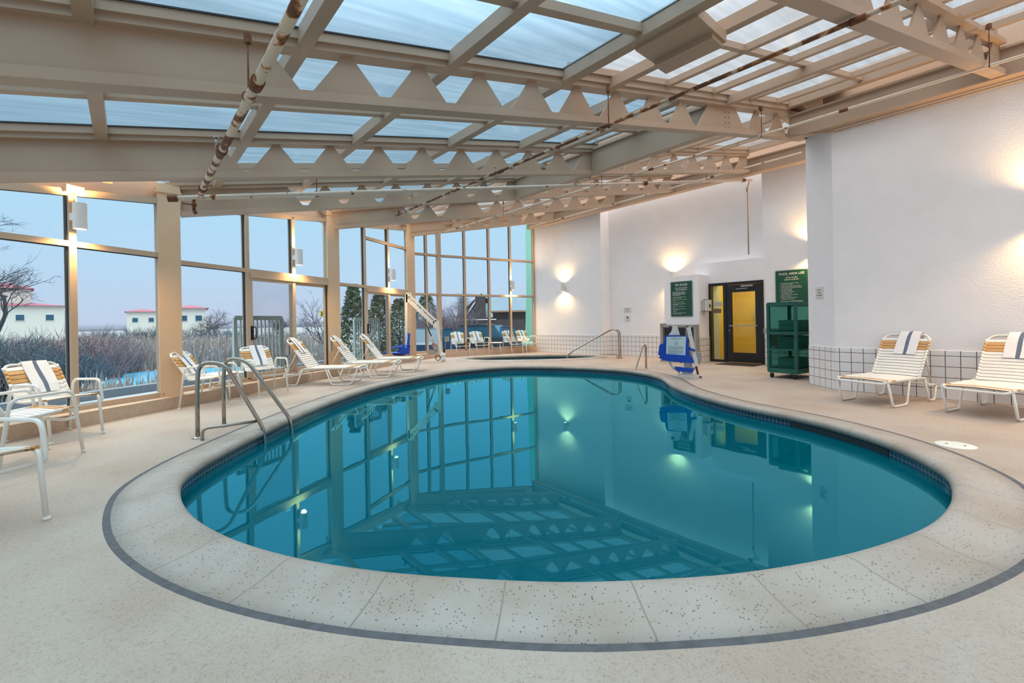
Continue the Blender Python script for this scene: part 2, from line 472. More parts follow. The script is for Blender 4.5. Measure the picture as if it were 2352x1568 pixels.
def flat_fill(rings, z, name, mat, parent=None, kind=None, flip=False):
    tri = tessellate_polygon([[Vector((p.x, p.y, 0)) for p in r] for r in rings]); fl = [p for r in rings for p in r]
    mb = MB(); mb.v = [(p.x, p.y, z) for p in fl]
    for t in tri:
        a, b, c = (fl[k] for k in t)
        if (b - a).cross(c - a).z < 0: t = t[::-1]
        mb.f.append(tuple(t)); mb.m.append(0); mb.sm.append(False); mb.uv.append(None)
    return mb.build(name, mat, parent, kind)


# columns of the glazed side and its stepped window bays
COLS = {k: Vector((-5.04 + .965 * k, 6.62 + 3.68 * k, 0)) for k in range(-3, 3)}      # 0 = first column in view
FWD = Vector((.2537, .9673, 0)); INW = Vector((.9673, -.2537, 0))
def bay(k): return COLS[k] + Vector((-.34, .21, 0)), COLS[k + 1] + Vector((-.17, 0, 0))
BL = (COLS[1] + Vector((-.17, 0, 0)) - COLS[0] - Vector((-.34, .21, 0))).length; BT1, BT2 = 1 - 2.196 / BL, 1 - 1.098 / BL
BAYS = {k: bay(k) for k in range(-3, 2)}
STRIP = (COLS[2] + Vector((-.23, .55, 0)), Vector((-2.5, 15.25, 0)))
FARW = (Vector((-2.5, 15.25, 0)), Vector((.89, 17.3, 0)))
FDIR = (FARW[1] - FARW[0]).normalized(); FIN = Vector((FDIR.y, -FDIR.x, 0))
CURB = .175

# ------------------------------------------------------------------ floor
fl_out = [COLS[-3] + Vector((-.35, -.2, 0)), Vector((-8.3, -6.5, 0)), Vector((9.2, -6.5, 0)), P(-7.5, 12.6), P(4.0, 14.6), P(5.8, 14.6), P(5.8, 12.6), P(12.7, 12.6), FARW[1] + Vector((.2, .3, 0)), FARW[0] + Vector((-.3, .1, 0)), COLS[2] + Vector((-.35, .3, 0))]
fl_out = [Vector((-8.6, -6.5, 0)), P(-8.6, 5.2), P(-8.6, 12.6), P(4.0, 12.6), P(4.0, 14.6), P(6.0, 14.6), P(6.0, 12.6), P(12.5, 12.6), FARW[1] + Vector((.1, .1, 0)), FARW[0] + Vector((-.2, .1, 0)), COLS[2] + Vector((-.4, .3, 0)), COLS[-3] + Vector((-.4, -.2, 0))]
flat_fill([fl_out, offset_ring(POOLR, .365), offset_ring(SPAR, .27)], 0, 'floor', M['floor'], kind='structure')

# curb under the glazing
mb = MB()
c0, c1 = COLS[-3] + Vector((.0, -.4, 0)), COLS[2] + Vector((.06, .25, 0))
mb.fr(c0, c1 - c0, -INW * .62, (0, 0, CURB))
f0, f1 = FARW[0] + FIN * .14 - FDIR * .25, FARW[1] + FIN * .14 + FDIR * .0
mb.prism([c1, f0, f1, f1 - FIN * .5, f0 - FIN * .5, c1 - INW * .62], (0, 0, CURB))
mb.build('baseboard_left', M['curb'], kind='structure')

# ------------------------------------------------------------------ pool
pool = thing('swimming_pool', 'large turquoise kidney-shaped pool with speckled stone coping in the foreground', 'swimming pool')
ring_strips(POOLR, [(.015, -.06), (-.022, -.045), (-.036, -.015), (-.03, .012), (-.008, .030), (.03, .036), (.07, .031), (.12, .019), (.22, .008), (.335, .002), (.335, -.05)], plen, 'coping', M['coping'], pool)
ring_strips(POOLR, [(.33, .0), (.345, .0035), (.365, .0035), (.378, -.002)], plen, 'sealant_joint', M['sealant'], pool)
ring_strips(POOLR, [(.004, -.22), (.004, -.04)], plen, 'tile_band', M['navytile'], pool)
ring_strips(POOLR, [(-.5, -1.35), (-.15, -1.2), (.0, -.9), (.006, -.22)], plen, 'basin', M['basin'], pool)
bfl = flat_fill([offset_ring(POOLR, -.5)], -1.35, 'basin_floor', M['basin'], pool)
flat_fill([offset_ring(POOLR, .002)], -.12, 'water', M['water'], pool)
# skimmer mouth in the tile band on the right
k0 = min(range(260), key=lambda i: (POOLR[i] - Vector((3.47, 4.72, 0))).length)
sk = MB()
for i in range(k0 - 6, k0 + 6):
    a, b = POOLR[i], POOLR[i + 1]; n_ = Vector(((b - a).y, -(b - a).x, 0)).normalized()
    sk.hexa([a - n_ * .004 + Vector((0, 0, -.2)), b - n_ * .004 + Vector((0, 0, -.2)), b + n_ * .002 + Vector((0, 0, -.2)), a + n_ * .002 + Vector((0, 0, -.2))],
            [a - n_ * .004 + Vector((0, 0, -.062)), b - n_ * .004 + Vector((0, 0, -.062)), b + n_ * .002 + Vector((0, 0, -.062)), a + n_ * .002 + Vector((0, 0, -.062))])
sk.build('skimmer_mouth', M['barrel'], pool)
t = thing('skimmer_lid', 'round cream skimmer lid with two finger holes set in the deck', 'lid', (4.03, 4.04, 0))
mb = MB(); mb.rev([(.142, -.002), (.142, .004), (.135, .007), (.001, .008)], n=40); mb.build('lid_plate', M['skim'], t)
for sx in (-1, 1):
    mb = MB(); mb.box((.045 * sx * 1.0, -.04 * sx, .0078), (.026, .016, .002), rz=.4); mb.build('finger_hole', M['dark'], t)

spa = thing('spa_pool', 'small round hot spa with stone coping beyond the far end of the pool', 'spa')
ring_strips(SPAR, [(.0, -.06), (-.03, -.04), (-.035, .01), (0, .045), (.06, .05), (.14, .03), (.26, .004), (.27, -.03)], slen, 'coping', M['coping'], spa)
ring_strips(SPAR, [(.0, -.25), (.0, -.03)], slen, 'tile_band', M['navytile'], spa)
ring_strips(SPAR, [(-.3, -.9), (0, -.25)], slen, 'basin', M['basin'], spa)
flat_fill([offset_ring(SPAR, -.3)], -.9, 'basin_floor', M['basin'], spa)
flat_fill([SPAR], -.10, 'water', M['spawater'], spa)

# ------------------------------------------------------------------ walls on the right
def wallblock(name, pts, z0, z1, mat=None):
    mb = MB(); mb.prism([P(u, v, z0) for u, v in pts], (0, 0, z1 - z0)); return mb.build(name, mat or M['wall'], kind='structure')


VR, VB, VD, VS = 8.65, 12.0, 12.1, 12.45          # near wall, seg 1, door wall, recessed wall
wallblock('wall_right', [(-8.6, VR), (2.0, VR), (2.5, VR + .5), (2.5, 12.7), (-8.6, 12.7)], 0, 4.5)
WT = 5.15
wallblock('wall_back', [(9.25, VB), (12.53, VB), (12.53, 12.7), (9.25, 12.7)], 0, WT)
wallblock('wall_recess', [(6.05, VS), (9.25, VS), (9.25, 12.7), (6.05, 12.7)], 0, WT)
wallblock('wall_door_left', [(5.66, VD), (6.05, VD), (6.05, 12.7), (5.66, 12.7)], 0, 2.72)
wallblock('wall_door_upper', [(4.25, VS), (6.05, VS), (6.05, 12.7), (4.25, 12.7)], 2.70, WT)
mb = MB(); mb.fr(P(4.27, VD, 2.13), U * 1.39, V * .6, (0, 0, .57)); mb.build('wall_door_head', M['wall'], kind='structure')
wallblock('wall_door_right', [(2.5, VD), (4.27, VD), (4.27, 12.7), (2.5, 12.7)], 0, WT)
wallblock('wall_behind', [(-8.6, -2.0), (-8.6, 8.65), (-8.85, 8.65), (-8.85, -2.0)], 0, 4.4)
mb = MB(); mb.fr((-8.8, -6.6, 0), (13.9, 0, 0), (0, -.2, 0), (0, 0, 4.0)); mb.build('wall_rear', M['wall'], kind='structure')


def wainscot(name, segs, h=.68, th=.012):
    """tiled dado: segs = list of ((u,v),(u,v)); outward = to the left of the walking direction"""
    mb = MB(); s = 0
    for a, b in segs:
        A, B = P(*a), P(*b); d = (B - A); L = d.length; d.normalize(); n_ = Vector((d.y, -d.x, 0))
        A2, B2 = A + n_ * th, B + n_ * th; z = Vector((0, 0, h))
        off = .1524 - (h % .1524)
        mb.poly([A2, B2, B2 + z, A2 + z], 0, [(s, .0045), (s + L, .0045), (s + L, h + .0045), (s, h + .0045)])
        mb.poly([A2 + z, A + z, B + z, B2 + z], 0, [(.02, .05)] * 4)
        mb.poly([A, A + z, A2 + z, A2], 0, [(.02, .05)] * 4); mb.poly([B2, B2 + z, B + z, B], 0, [(.02, .05)] * 4)
        s += L
    return mb.build(name, M['tile'], kind='structure')


wainscot('baseboard_right', [((2.5, VR + .5), (2.0, VR)), ((2.0, VR), (-8.5, VR))])
wainscot('baseboard_back', [((12.53, VB), (9.25, VB)), ((9.25, VB), (9.25, VS)), ((9.25, VS), (6.05, VS))])
wainscot('baseboard_door_right', [((4.27, VD), (2.52, VD))])

# pier with the spa sign beside the doors
pz = 2.36
pier = thing('wall_pier', 'white freestanding wall pier carrying the green spa rules sign left of the doors', 'pier', P(6.16, 11.8), 0)
pi_ = pier.matrix_basis.inverted() if False else Matrix.Translation(-P(6.16, 11.8))
def local(mbx, o):
    T = Matrix.Translation(-Vector(o.location)) if o.rotation_euler.z == 0 else (Matrix.Translation(o.location) @ Matrix.Rotation(o.rotation_euler.z, 4, 'Z')).inverted()
    mbx.v = [tuple(T @ Vector(p)) for p in mbx.v]; return mbx
mb = MB(); mb.prism([P(5.66, 11.5), P(6.66, 11.5), P(6.66, VD), P(5.66, VD)], (0, 0, pz)); local(mb, pier).build('body', M['wall'], pier)
mb = MB(); s = 0
for a, b in (((6.66, 11.5), (5.66, 11.5)), ((5.66, 11.5), (5.66, VD))):
    A, B = P(*a), P(*b); d = (B - A); L = d.length; d.normalize(); n_ = Vector((d.y, -d.x, 0)) * .012; z = Vector((0, 0, .68))
    mb.poly([B + n_, A + n_, A + n_ + z, B + n_ + z], 0, [(s + L, .0045), (s, .0045), (s, .6845), (s + L, .6845)])
    mb.poly([A + n_ + z, A + z, B + z, B + n_ + z], 0, [(.02, .05)] * 4); s += L
local(mb, pier).build('tile_dado', M['tile'], pier)

# ------------------------------------------------------------------ glazed side: columns
ordn = {-3: 'fourth', -2: 'third', -1: 'near', 0: 'first', 1: 'second', 2: 'third'}
for k in range(-3, 3):
    c = COLS[k] - INW * .09; t = thing('column', {-3: 'tan steel column behind the camera, farthest from the pool lift', -2: 'tan steel column behind the camera', -1: 'tan steel column left of the camera beside the striped-towel chair',
        0: 'widest tan steel column in view, between the brushy window and the sliding door', 1: 'middle tan steel column between the two sliding-door bays', 2: 'slim tan steel column behind the blue pool lift seat'}[k], 'column', c, 0)
    ztop = zr(uv_of(c)[1], .47)
    mb = MB(); mb.fr(-V * .135 - U * .07 + Vector((0, 0, CURB)), V * .27, U * .14, (0, 0, ztop - CURB)); mb.build('shaft', M['column'], t)
    mb = MB(); mb.fr(-V * .15 - U * .085 + Vector((0, 0, CURB)), V * .30, U * .17, (0, 0, .02)); mb.build('base_plate', M['column'], t)
    mb = MB(); mb.fr(-V * .155 - U * .09 + Vector((0, 0, ztop - .13)), V * .31, U * .18, (0, 0, .025)); mb.build('cap_plate', M['column'], t)
    for sx in (-1, 1):
        mb = MB(); mb.rev([(.011, 0), (.009, .006)], V * .10 * sx - U * .076 + Vector((0, 0, CURB + .05)), 8); mb.build('bolt', M['rusty'], t)

# ------------------------------------------------------------------ windows
def glazing(no, p0, p1, cuts, bars, door=None, top=None, mat_pane=None):
    """one stepped bay: sill/head/jambs, mullions at fractions, horizontal bars at heights"""
    w = thing('window_%d' % no, None, None, p0, 0, kind='structure')
    d = p1 - p0; L = d.length; d.normalize(); n_ = Vector((d.y, -d.x, 0)); Zv = Vector((0, 0, 1))
    zt = (lambda s: zr(uv_of(p0 + d * s)[1], .24)) if top is None else top
    zs = CURB + .035; fw, fd = .075, .11

    def vbar(s, z0, z1, wd=fw, name='mullion', m=None, dp=fd):
        mb = MB(); a = d * (s - wd / 2) - n_ * dp / 2
        mb.hexa([a + Zv * z0, a + d * wd + Zv * z0, a + d * wd + n_ * dp + Zv * z0, a + n_ * dp + Zv * z0][::-1] if d.cross(n_).z < 0 else [a + Zv * z0, a + d * wd + Zv * z0, a + d * wd + n_ * dp + Zv * z0, a + n_ * dp + Zv * z0],
                [q + Zv * 0 for q in ([a + Zv * z1, a + d * wd + Zv * z1, a + d * wd + n_ * dp + Zv * z1, a + n_ * dp + Zv * z1][::-1] if d.cross(n_).z < 0 else [a + Zv * z1, a + d * wd + Zv * z1, a + d * wd + n_ * dp + Zv * z1, a + n_ * dp + Zv * z1])])
        return mb.build(name, m or M['frame'], w)

    def hbar(s0, s1, za, zb, h=.07, name='transom', dp=fd, m=None):
        mb = MB(); a, b = d * s0 + Zv * za, d * s1 + Zv * zb
        q = [a - n_ * dp / 2, b - n_ * dp / 2, b + n_ * dp / 2, a + n_ * dp / 2]
        if d.cross(n_).z < 0: q = q[::-1]
        mb.hexa([x - Zv * h / 2 for x in q], [x + Zv * h / 2 for x in q]); return mb.build(name, m or M['frame'], w)
    vbar(fw / 2, zs, zt(0), name='jamb'); vbar(L - fw / 2, zs, zt(L), name='jamb')
    for c in cuts: vbar(L * c, zs, zt(L * c))
    hbar(0, L, zs, zs, .075, 'sill'); hbar(0, L, zt(0), zt(L), .085, 'head')
    # fascia above the head up to the roof
    mb = MB(); a, b = Vector((0, 0, 0)) - n_ * .12, d * L - n_ * .12; r0, r1 = zr(uv_of(p0)[1], .56), zr(uv_of(p1)[1], .56)
    q = [a, b, b + n_ * .03, a + n_ * .03]
    if d.cross(n_).z < 0: q = q[::-1]; zz0 = [zt(0), zt(L), zt(L), zt(0)][::-1]; zz1 = [r0, r1, r1, r0][::-1]
    else: zz0 = [zt(0), zt(L), zt(L), zt(0)]; zz1 = [r0, r1, r1, r0]
    mb.hexa([x + Zv * z for x, z in zip(q, zz0)], [x + Zv * z for x, z in zip(q, zz1)]); mb.build('fascia', M['beam'], w)
    xs = [0] + [L * c for c in cuts] + [L]
    for i in range(len(xs) - 1):
        s0, s1 = xs[i] + fw / 2, xs[i + 1] - fw / 2; isd = door is not None and i in door
        hs = [b for b in bars if b + .15 < min(zt(s0), zt(s1))]
        prev = zs + .03
        for b in hs: hbar(s0, s1, b, b)
        lv = [zs] + hs + [None]
        for j in range(len(lv) - 1):
            if isd and j == 0: continue
            za = lv[j] + .03; z0_, z1_ = (zt(s0), zt(s1)) if lv[j + 1] is None else (lv[j + 1], lv[j + 1])
            mb = MB(); mb.poly([d * s0 + Zv * za, d * s1 + Zv * za, d * s1 + Zv * (z1_ - .03), d * s0 + Zv * (z0_ - .03)]); mb.build('pane', M['pane'], w)
            # dark gasket line down the side of the pane
            mb = MB()
            mb.fr(d * (s1 - .012) - n_ * .02 + Zv * za, d * .012, n_ * .04, Zv * (z1_ - .03 - za)); mb.fr(d * s0 - n_ * .02 + Zv * (min(z0_, z1_) - .045), d * 0.001 + d * (s1 - s0) + Zv * (z1_ - z0_), n_ * .04, Zv * .012); mb.build('gasket', M['dark'], w)
    return w, d, n_, L


WB = {}
for no, k, bars, door in ((1, -3, [2.27], None), (2, -2, [2.27], None), (3, -1, [2.275], None), (4, 0, [2.235, 3.53], (1, 2)), (5, 1, [2.2, 3.53], (1, 2))):
    WB[k] = glazing(no, BAYS[k][0], BAYS[k][1], [BT1, BT2], bars, door)
glazing(6, STRIP[0], STRIP[1], [.55], [2.16, 3.5])
glazing(7, FARW[0], FARW[1], [.245, .493, .723], [2.15, 3.5])

# sliding doors in two of the bays
def sliding_door(no, k, hz):
    w, d, n_, L = WB[k]; p0 = BAYS[k][0]; Zv = Vector((0, 0, 1))
    dr = thing('door_%d' % no, None, None, p0, 0, kind='structure')
    z0, z1 = CURB + .02, hz - .035; s0, sm, s1 = L * BT1 + .04, L * BT2, L - .075
    mb = MB(); mb.fr(d * s0 - n_ * .06 + Zv * (z1 - .09), d * (s1 - s0), n_ * .13, Zv * .09); mb.build('head_track', M['frame'], dr)
    mb = MB(); mb.fr(d * s0 - n_ * .06 + Zv * z0, d * (s1 - s0), n_ * .13, Zv * .035); mb.build('threshold', M['frame'], dr)
    for i, (a, b, off, gm) in enumerate(((s0, sm + .03, .025, M['panescreen']), (sm - .03, s1, -.03, M['pane']))):
        mb = MB(); zb, zt_ = z0 + .035, z1 - .09; fw = .062
        o = n_ * off
        for x in (a, b - fw): mb.fr(d * x + o - n_ * .02 + Zv * zb, d * fw, n_ * .04, Zv * (zt_ - zb))
        mb.fr(d * (a + fw) + o - n_ * .02 + Zv * zb, d * (b - a - 2 * fw), n_ * .04, Zv * .08); mb.fr(d * (a + fw) + o - n_ * .02 + Zv * (zt_ - .06), d * (b - a - 2 * fw), n_ * .04, Zv * .06)
        lf = mb.build('sliding_leaf', M['frame'], dr)
        mb = MB(); q = [d * (a + fw) + o + Zv * (zb + .08), d * (b - fw) + o + Zv * (zb + .08), d * (b - fw) + o + Zv * (zt_ - .06), d * (a + fw) + o + Zv * (zt_ - .06)]; mb.poly(q); mb.build('pane', gm, lf)
        if i == 1:
            mb = MB(); mb.fr(d * (b - .03) + o + n_ * .02 + Zv * zb, d * .02, n_ * .012, Zv * (zt_ - zb)); mb.build('seal', M['dark'], lf)
        if i == 0:
            mb = MB(); c = d * (a + .03) + o + n_ * .02 + Zv * 1.07
            mb.fr(c - d * .022 - Zv * .13, d * .045, n_ * .014, Zv * .26)
            mb.tube(fillet([c + n_ * .01 + Zv * .11 + d * .01, c + n_ * .05 + Zv * .11 + d * .05, c + n_ * .05 - Zv * .11 + d * .05, c + n_ * .01 - Zv * .11 + d * .01], .03), .011, 8); mb.build('handle', M['black'], lf)
sliding_door(2, 0, 2.235); sliding_door(3, 1, 2.2)

# ------------------------------------------------------------------ roof
G = {  # girder index: u = a + b*v
    -1: (6.1 - 2 * 3.1 + .05, -.16), 0: (1.575, -.166), 1: (3.86, -.146), 2: (6.22, -.157), 3: (8.50, -.180), 4: (11.29, -.257), 5: (14.92, -.342), 6: (14.6, -.171)}
G[-1] = (-1.0, -.166); G[-2] = (-3.5, -.166); G[-3] = (-6.0, -.166)
vcol = {k: uv_of(COLS[k])[1] for k in COLS}
GV = {-3: (-8.5, 8.5), -2: (-8.5, 8.5), -1: (-8.5, 8.5), 0: (-8.9, 8.5), 1: (-5.7, 9.15), 2: (-2.55, 11.55), 3: (.62, 11.55), 4: (3.62, 11.55), 5: (6.75, 11.55)}
SOLID = {-3: -6, -2: -6, -1: -6, 0: -4, 1: .8, 2: .78, 3: 2.0, 4: 4.75, 5: 7.35}
def gu(i, v): return G[i][0] + G[i][1] * v
def gp(i, v, dz): return P(gu(i, v), v, zr(v, dz))


gname = {-3: 'beige roof girder far behind the camera', -2: 'beige roof girder second behind the camera', -1: 'beige roof girder just behind the camera', 0: 'beige cutout roof girder in the top right corner of the view', 1: 'largest beige cutout roof girder crossing the whole view overhead',
         2: 'second beige cutout roof girder crossing above the sconce on the left', 3: 'beige cutout roof girder resting on the widest tan column', 4: 'beige cutout roof girder resting on the middle tan column', 5: 'beige cutout roof girder farthest away above the far windows'}
for i in range(-3, 6):
    v0, v1 = GV[i]; g = thing('roof_girder', gname[i], 'girder', gp(i, v0, 0), 0, 'cutout steel roof girders'); o = g.location
    sd = (gp(i, v1, 0) - gp(i, v0, 0)); sd.z = 0; sd.normalize(); sd = Vector((sd.y, -sd.x, 0))

    def run(va, vb, da, db, w, name):
        mb = MB(); a, b = gp(i, va, da), gp(i, vb, da); z = Vector((0, 0, db - da))
        q = [a - sd * w / 2, a + sd * w / 2, b + sd * w / 2, b - sd * w / 2]
        if (q[1] - q[0]).cross(q[2] - q[1]).z < 0: q = q[::-1]
        mb.hexa(q, [x + z for x in q]); local(mb, g).build(name, M['beam'], g)
    run(v0, v1, 0, .075, .13, 'bottom_flange'); run(v0, v1, .40, .455, .14, 'top_flange')
    # web with the row of inverted-triangle openings
    mb = MB(); th = .02; B0, T0 = .075, .40
    def pp(v, d_): return gp(i, v, d_) - sd * th / 2
    holes = []
    v = 1.09 - .62 * 16
    while v < v1 - .35:
        if v - .27 > SOLID[i] - .05 and not (i == 1 and 6.15 < v < 7.0) and not (i in (2, 3, 4) and 6.35 < v < 6.9) and v > v0 + .3: holes.append(v)
        v += .62
    cur_b = cur_t = v0
    for h in holes:
        if h - .26 < cur_t: continue
        mb.prism([pp(cur_b, B0), pp(h - .03, B0), pp(h - .27, T0), pp(cur_t, T0)], sd * th); cur_b, cur_t = h + .03, h + .27
    mb.prism([pp(cur_b, B0), pp(v1, B0), pp(v1, T0), pp(cur_t, T0)], sd * th); local(mb, g).build('web', M['beam'], g)
    if i in (1, 2, 3):
        vs = {1: 6.75, 2: 6.75, 3: 6.75}[i]
        for r_ in range(4):
            for c_ in range(2):
                mb = MB(); mb.ball(gp(i, vs + c_ * .09, .10 + r_ * .075) - sd * .012 * (1 if sd.y < 0 else -1) * -1, .013, 8); local(mb, g).build('bolt', M['beam'], g)

VP = [-8.94, -7.69, -6.44, -5.19, -3.94, -2.69, -1.44, -.19, 1.06, 2.31, 3.66]      # purlin lines (constant v) of the left slope
bayname = {-3: 'in the rearmost roof bay', -2: 'in the second roof bay behind the camera', -1: 'in the roof bay directly overhead', 0: 'in the nearest bay before the largest girder', 1: 'between the largest and second girders', 2: 'between the second and third girders', 3: 'between the third and fourth girders', 4: 'between the fourth and fifth girders', 5: 'between the last girder and the far windows'}
nth = ['first', 'second', 'third', 'fourth', 'fifth', 'sixth', 'seventh', 'eighth', 'ninth', 'tenth', 'eleventh', 'twelfth', 'thirteenth']
ceiling = thing('ceiling', None, None, (0, 0, 0), 0, kind='structure')
HV = 6.5


def purlin(i, v, d0, d1, w, idx, j, extra=''):
    ua, ub = gu(i, v), uend(i, v)
    if i < 0 or v < -1.5:      # outside the view: plain parts of the ceiling
        return MBbox_u(ua, ub, v, w, d0, d1).build('purlin', M['beam'], ceiling)
    if extra: lb, nm = 'beige skylight purlin %s, %s from the header' % (bayname[i], nth[j]), 'skylight_purlin'
    else: lb, nm = 'beige roof purlin %s, %s from the glass' % (bayname[i], nth[j]), 'roof_purlin'
    return tag(MBbox_u(ua, ub, v, w, d0, d1).build(nm, M['beam']), lb, 'purlin', nm.replace('_', ' ') + 's ' + bayname[i])


FL_ = {1: (-2, -1), 2: (-1, 0), 3: (0, 1), 4: (1, 2)}
def ufac(i, v):
    """u of the outer roof edge in bay i at this v (None when the bay is full width)"""
    if i in FL_:
        a, b = uv_of(COLS[FL_[i][0]] - INW * .15), uv_of(COLS[FL_[i][1]] - INW * .15)
    elif i == 5: a, b = uv_of(COLS[2] - INW * .15), uv_of(FARW[0])
    else: return None
    if v >= b[1]: return None
    return a[0] + (b[0] - a[0]) * max(0, (v - a[1])) / (b[1] - a[1])
def uend(i, v):
    f = ufac(i, v); g = gu(i + 1, v); return g if f is None else min(f, g)
def vkink(i):
    return uv_of((COLS[FL_[i][1]] - INW * .15) if i in FL_ else FARW[0])[1]


def MBbox_u(ua, ub, v, w, d0, d1):
    mb = MB(); q = [P(ua, v - w / 2), P(ub, v - w / 2), P(ub, v + w / 2), P(ua, v + w / 2)]
    zz = [zr(v)] * 4
    if (q[1] - q[0]).cross(q[2] - q[1]).z < 0: q = q[::-1]
    mb.hexa([x + Vector((0, 0, zr(v, d0))) for x in q], [x + Vector((0, 0, zr(v, d1))) for x in q]); return mb


def pane(i, va, vb, dz, mat, inset=0.0):
    mb = MB()
    pts = [(gu(i, va), va), (uend(i, va), va)]
    if (i in FL_ or i == 5) and va < vkink(i) < vb: pts.append((gu(i + 1, vkink(i)), vkink(i)))
    pts += [(uend(i, vb), vb), (gu(i, vb), vb)]
    mb.poly([P(a, v, zr(v, dz)) for a, v in pts], 0, [(v, a) for a, v in pts]); return mb.build('roof_panel', mat, ceiling)


for i in range(-3, 6):
    split = 3.66 if i <= 0 else HV
    vend = 8.45 if i <= 0 else 11.5
    vs0 = {-3: -8.5, -2: -8.5, -1: -8.5, 0: -8.5, 1: -5.8, 2: -2.8, 3: .35, 4: 3.3, 5: 6.55}[i]
    lines = [v for v in VP if v >= vs0 - .2 and v < split + .05] + ([4.91, 5.75] if i > 0 else [])
    lines = [v for v in lines if v >= vs0 - .2]
    j = 0; edge = [vs0]
    for v in lines:
        purlin(i, v, .40, .53, .10 if v != 3.66 or i > 0 else .12, i, j); j += (v >= -1.5); edge.append(v)
    if i > 0: edge.append(split)
    edge = sorted(set(edge))
    for a, b in zip(edge, edge[1:]):
        if b - a > .05: pane(i, a, b, .54, M['roofblue'])
    # right-hand skylight strip: stronger frames, greyer sheets
    rl = [4.34, 5.3, 6.3, 6.7, 7.25, 8.0] if i <= 0 else [7.5, 8.6, 9.5, 10.4]
    low = (4.34, 6.7) if i <= 0 else (8.6,)
    j = 0
    for v in rl:
        purlin(i, v, .40 if v in low else .51, .52 if v in low else .585, .085 if v in low else .06, i, j, ', in the skylight strip'); j += 1
    e2 = [split] + rl + [vend]
    for a, b in zip(e2, e2[1:]): pane(i, a, b, .60, M['roofgrey'])
    # upstand closing the height step between both parts of the roof, and the far edge frame
    if i < 0:
        MBbox_u(gu(i, split), gu(i + 1, split), split + .06, .03, .44, .61).build('upstand', M['beam'], ceiling); continue
    tag(MBbox_u(gu(i, split), gu(i + 1, split), split + .06, .03, .44, .61).build('roof_upstand', M['beam']), 'narrow beige upstand along the skylight edge ' + bayname[i], 'roof trim', 'skylight upstands')
    tag(MBbox_u(gu(i, vend), gu(i + 1, vend), vend - .05, .10, .47, .63).build('skylight_edge_frame', M['beam']), 'beige skylight frame along the wall side ' + bayname[i], 'roof trim', 'skylight edge frames')
    # crossbar parallel to the girders, halfway along the bay
    fr = .56
    mb = MB(); a, b = vs0, split
    def cb(v, dz, f=fr): return P(gu(i, v) * (1 - f) + gu(i + 1, v) * f, v, zr(v, dz))
    if i >= 1:
        while ufac(i, a) is not None and gu(i, a) * (1 - fr) + gu(i + 1, a) * fr > ufac(i, a) and a < split - .3: a += .05
    mb.bar(cb(a, .49), cb(b, .49), .085, .08); tag(mb.build('roof_crossbar', M['beam']), 'beige glazing bar across the blue panels ' + bayname[i], 'glazing bar', 'roof glazing bars')
    mb = MB(); mb.bar(cb(split, .555), cb(vend, .555), .06, .07); tag(mb.build('skylight_crossbar', M['beam']), 'beige glazing bar across the grey skylight ' + bayname[i], 'glazing bar', 'roof glazing bars')
    # panel rails lying on the girders
    mb = MB()
    for s_ in (0, 1):
        k = i + s_; off = .085 if s_ == 0 else -.085
        va_ = vs0 if (s_ == 0 or i < 1) else max(vs0, vkink(i) + .05)
        mb.bar(P(gu(k, va_) + off, va_, zr(va_, .50)), P(gu(k, vend) + off, vend, zr(vend, .50)), .03, .09)
        mb.bar(P(gu(k, split) + off * 1.3, split, zr(split, .57)), P(gu(k, vend) + off * 1.3, vend, zr(vend, .57)), .04, .08)
    tag(mb.build('panel_rail', M['beam']), 'beige rails edging the roof panels ' + bayname[i], 'roof trim', 'roof panel rails')
    for k in ():
        pass

# dark gaskets along panel edges: part of the ceiling
for i in range(0, 5):
    mb = MB(); split = 3.66 if i <= 0 else HV
    vs0 = {0: -8.5, 1: -5.8, 2: -2.8, 3: .35, 4: 3.3}[i]
    vq = vs0 if i < 1 else vkink(i) + .05
    mb.bar(P(gu(i + 1, vq) - .105, vq, zr(vq, .532)), P(gu(i + 1, split) - .105, split, zr(split, .532)), .014, .012)
    mb.bar(P(gu(i, split) , split - .055, zr(split, .532)), P(gu(i + 1, split), split - .055, zr(split, .532)), .02, .012)
    mb.build('gasket', M['dark'], ceiling)

# deep header beam along U between the blue slope and the skylight
for i in (1, 2):
    t = thing('header_beam', 'deep beige header beam ' + bayname[i], 'beam', P(gu(i, HV), HV, zr(HV)), 0, 'deep header beams')
    mb = MBbox_u(gu(i, HV) + .02, gu(i + 1, HV) - .02, HV, .03, .03, .46); local(mb, t).build('web', M['beam'], t)
    mb = MBbox_u(gu(i, HV) + .02, gu(i + 1, HV) - .02, HV, .14, .0, .03); local(mb, t).build('bottom_flange', M['beam'], t)
    mb = MBbox_u(gu(i, HV) + .02, gu(i + 1, HV) - .02, HV, .12, .42, .46); local(mb, t).build('top_flange', M['beam'], t)

